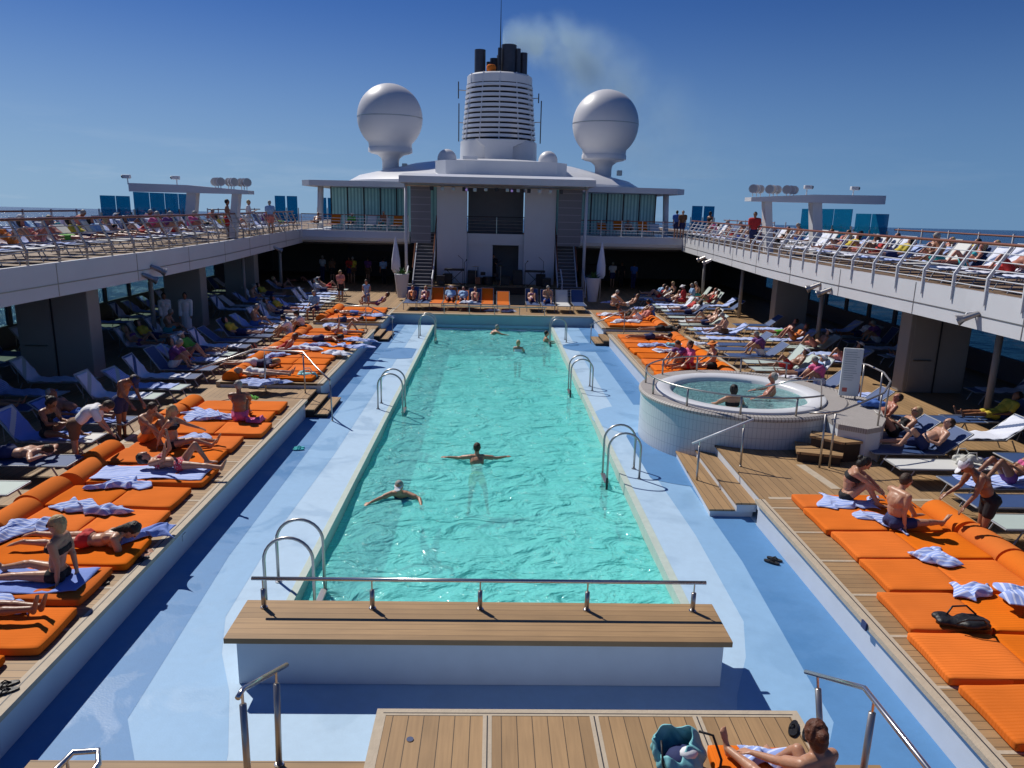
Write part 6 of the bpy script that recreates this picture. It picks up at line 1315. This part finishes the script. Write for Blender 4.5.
lrow(-1, 11.9, 17.0, 44, 1.3, -.15, 'in the shaded second left row', .5, .75, avoid=((20.4, 24.2), (27.9, 34.0), (39.4, 42.5)), betas=(55, 38, 55), grp='in the shaded second left row')
lrow(-1, 15.2, 14, 44, 1.5, -.15, 'by the left windows', .2, .6, betas=(55, 38), grp='by the left windows')
# upper decks
for s, nm in ((-1, 'left'), (1, 'right')):
    av = ((30.8, 34.0),) if s > 0 else ((32.8, 36.2),)
    lrow(s, 12.75, 7, 46, 1.12, UZ, f'along the {nm} upper railing', .62, .75, betas=(38, 55, 55), cols=('blue', 'blue', 'white'), grp=f'along the {nm} upper railing', avoid=av)
    lrow(s, 15.0, 10, 46, 1.25, UZ, f'in the outer {nm} upper row', .6, .8, betas=(38, 55, 55), grp=f'in the outer {nm} upper row')
# loungers facing the pool on the terrace
terr = [(412, 55, 'blue', 'towel'), (425, 38, 'blue', 1), (437, 55, 'orange', 0), (450, 55, 'orange', 1), (463, 38, 'orange', 1), (475, 55, 'blue', 1), (487, 55, 'orange', 0), (503, 38, 'orange', 0), (532, 55, 'blue', 3), (547, 55, 'blue', 3), (562, 55, 'white', 0), (578, 55, 'blue', 0)]
SL['orange'] = m_orange2
for i, (px, b_, c_, oc) in enumerate(terr):
    x = V(px, 306, 37.6).x; p = (x, 37.6+rc.uniform(-.15, .15), 0)
    lounger(p[0], p[1], .002, -90, b_, c_, f'{c_} lounger facing the pool on the terrace, number {["one","two","three","four","five","six","seven","eight","nine","ten","eleven","twelve"][i]} from the left', 'loungers on the terrace facing the pool')
    if oc: crowd_person((p[0], p[1], .38), -90, 'on the terrace '+['at its left end', 'near its left end', '', 'left of its middle', 'in front of the stage', 'before the drum kit', '', '', 'in front of the singer', 'right of the singer'][i], 'people on the terrace')
    if i in (6, 7, 4): crumpled(f'{["","","","","white","","pale","light"][i]} towel on the terrace in front of an orange lounger', (p[0]+.3, p[1]-.9, .38 if i == 4 else .006), 0, .7, .5, .05, m_towelw, 90+i)
# orange furniture and guests on the cross deck
for i, (px, oc) in enumerate([(318, 1), (336, 0), (352, 1), (372, 0), (385, 1), (398, 0), (602, 0), (618, 0), (628, 1), (643, 0), (655, 0)]):
    x = V(px, 225, 50).x; sd_ = 'left' if px < 500 else 'right'; k_ = ['first', 'second', 'third', 'fourth', 'fifth', 'sixth', 'first', 'second', 'third', 'fourth', 'fifth'][i]
    lounger(x, 49.6, UZ, -90, 55 if i % 2 else 38, 'orange' if i in (1, 5, 6, 7, 9) else 'white', f'{k_} lounger from the left on the {sd_} half of the far cross deck', 'loungers on the far cross deck')
    if oc: crowd_person((x, 49.6, UZ+.375), -90, f'on the {k_} lounger of the {sd_} cross deck', 'people on the far cross deck')
# standing figures against the sky
for lab, px, Y, s, lk, ps in [('bare-chested person standing by the left gantry column', 228, 33.4, -1, dict(skin='brown', hair=('black', 'short'), wear=[('swim_trunks', 'red')]), 'stand'),
    ('man in a light blue shirt standing on the left upper deck', 271, 40, -1, dict(skin='tan', hair=('grey', 'short'), wear=[('t_shirt', 'lightblue'), ('shorts', 'salmon')]), 'stand'),
    ('person in a white shirt walking on the left upper deck', 249, 38, -1, dict(skin='tan', hair=('blond', 'short'), wear=[('t_shirt', 'white'), ('shorts', 'white')]), 'stand_arm'),
    ('man in a red shirt standing by the right gantry column', 754, 32.5, 1, dict(skin='brown', hair=('black', 'short'), wear=[('t_shirt', 'red'), ('shorts', 'navy')]), 'stand'),
    ('man in dark blue standing beyond the right cross deck corner', 676, 47.5, 1, dict(skin='tan', hair=('black', 'short'), wear=[('t_shirt', 'blue'), ('shorts', 'navy')]), 'stand'),
    ('companion standing beside the man in dark blue', 682, 47.2, 1, dict(skin='tan', hair=('black', 'short'), wear=[('t_shirt', 'brown'), ('shorts', 'navy')]), 'stand'),
    ('person in dark swimwear standing before the far right glass screen', 709, 45, 1, dict(f=1, skin='brown', hair=('black', 'bun'), wear=[('swimsuit', 'black')]), 'stand')]:
    x = V(px, 230, Y).x; put(lab, (x, Y, UZ), rc.uniform(0, 360), ps, lk, .022)
for e in PRO:
    if not e[3]:
        for ch in list(e[0].children): bpy.data.objects.remove(ch)
        bpy.data.objects.remove(e[0])
for b_, t in LOUNGE.items():
    if b_ not in LUSED:
        for ch in list(t.children): bpy.data.objects.remove(ch)
        bpy.data.objects.remove(t)

book('open book in the hands of the heavy bare-chested man', (8.75, 14.85, .62), 180, -50, m_pap)
book('open book in the hands of the woman beside the heavy man', (8.62, 15.75, .68), 180, -50, m_pap)
book('open book held by the woman in the black top', (-8.45, 14.75, .55), 0, -50, m_pap)
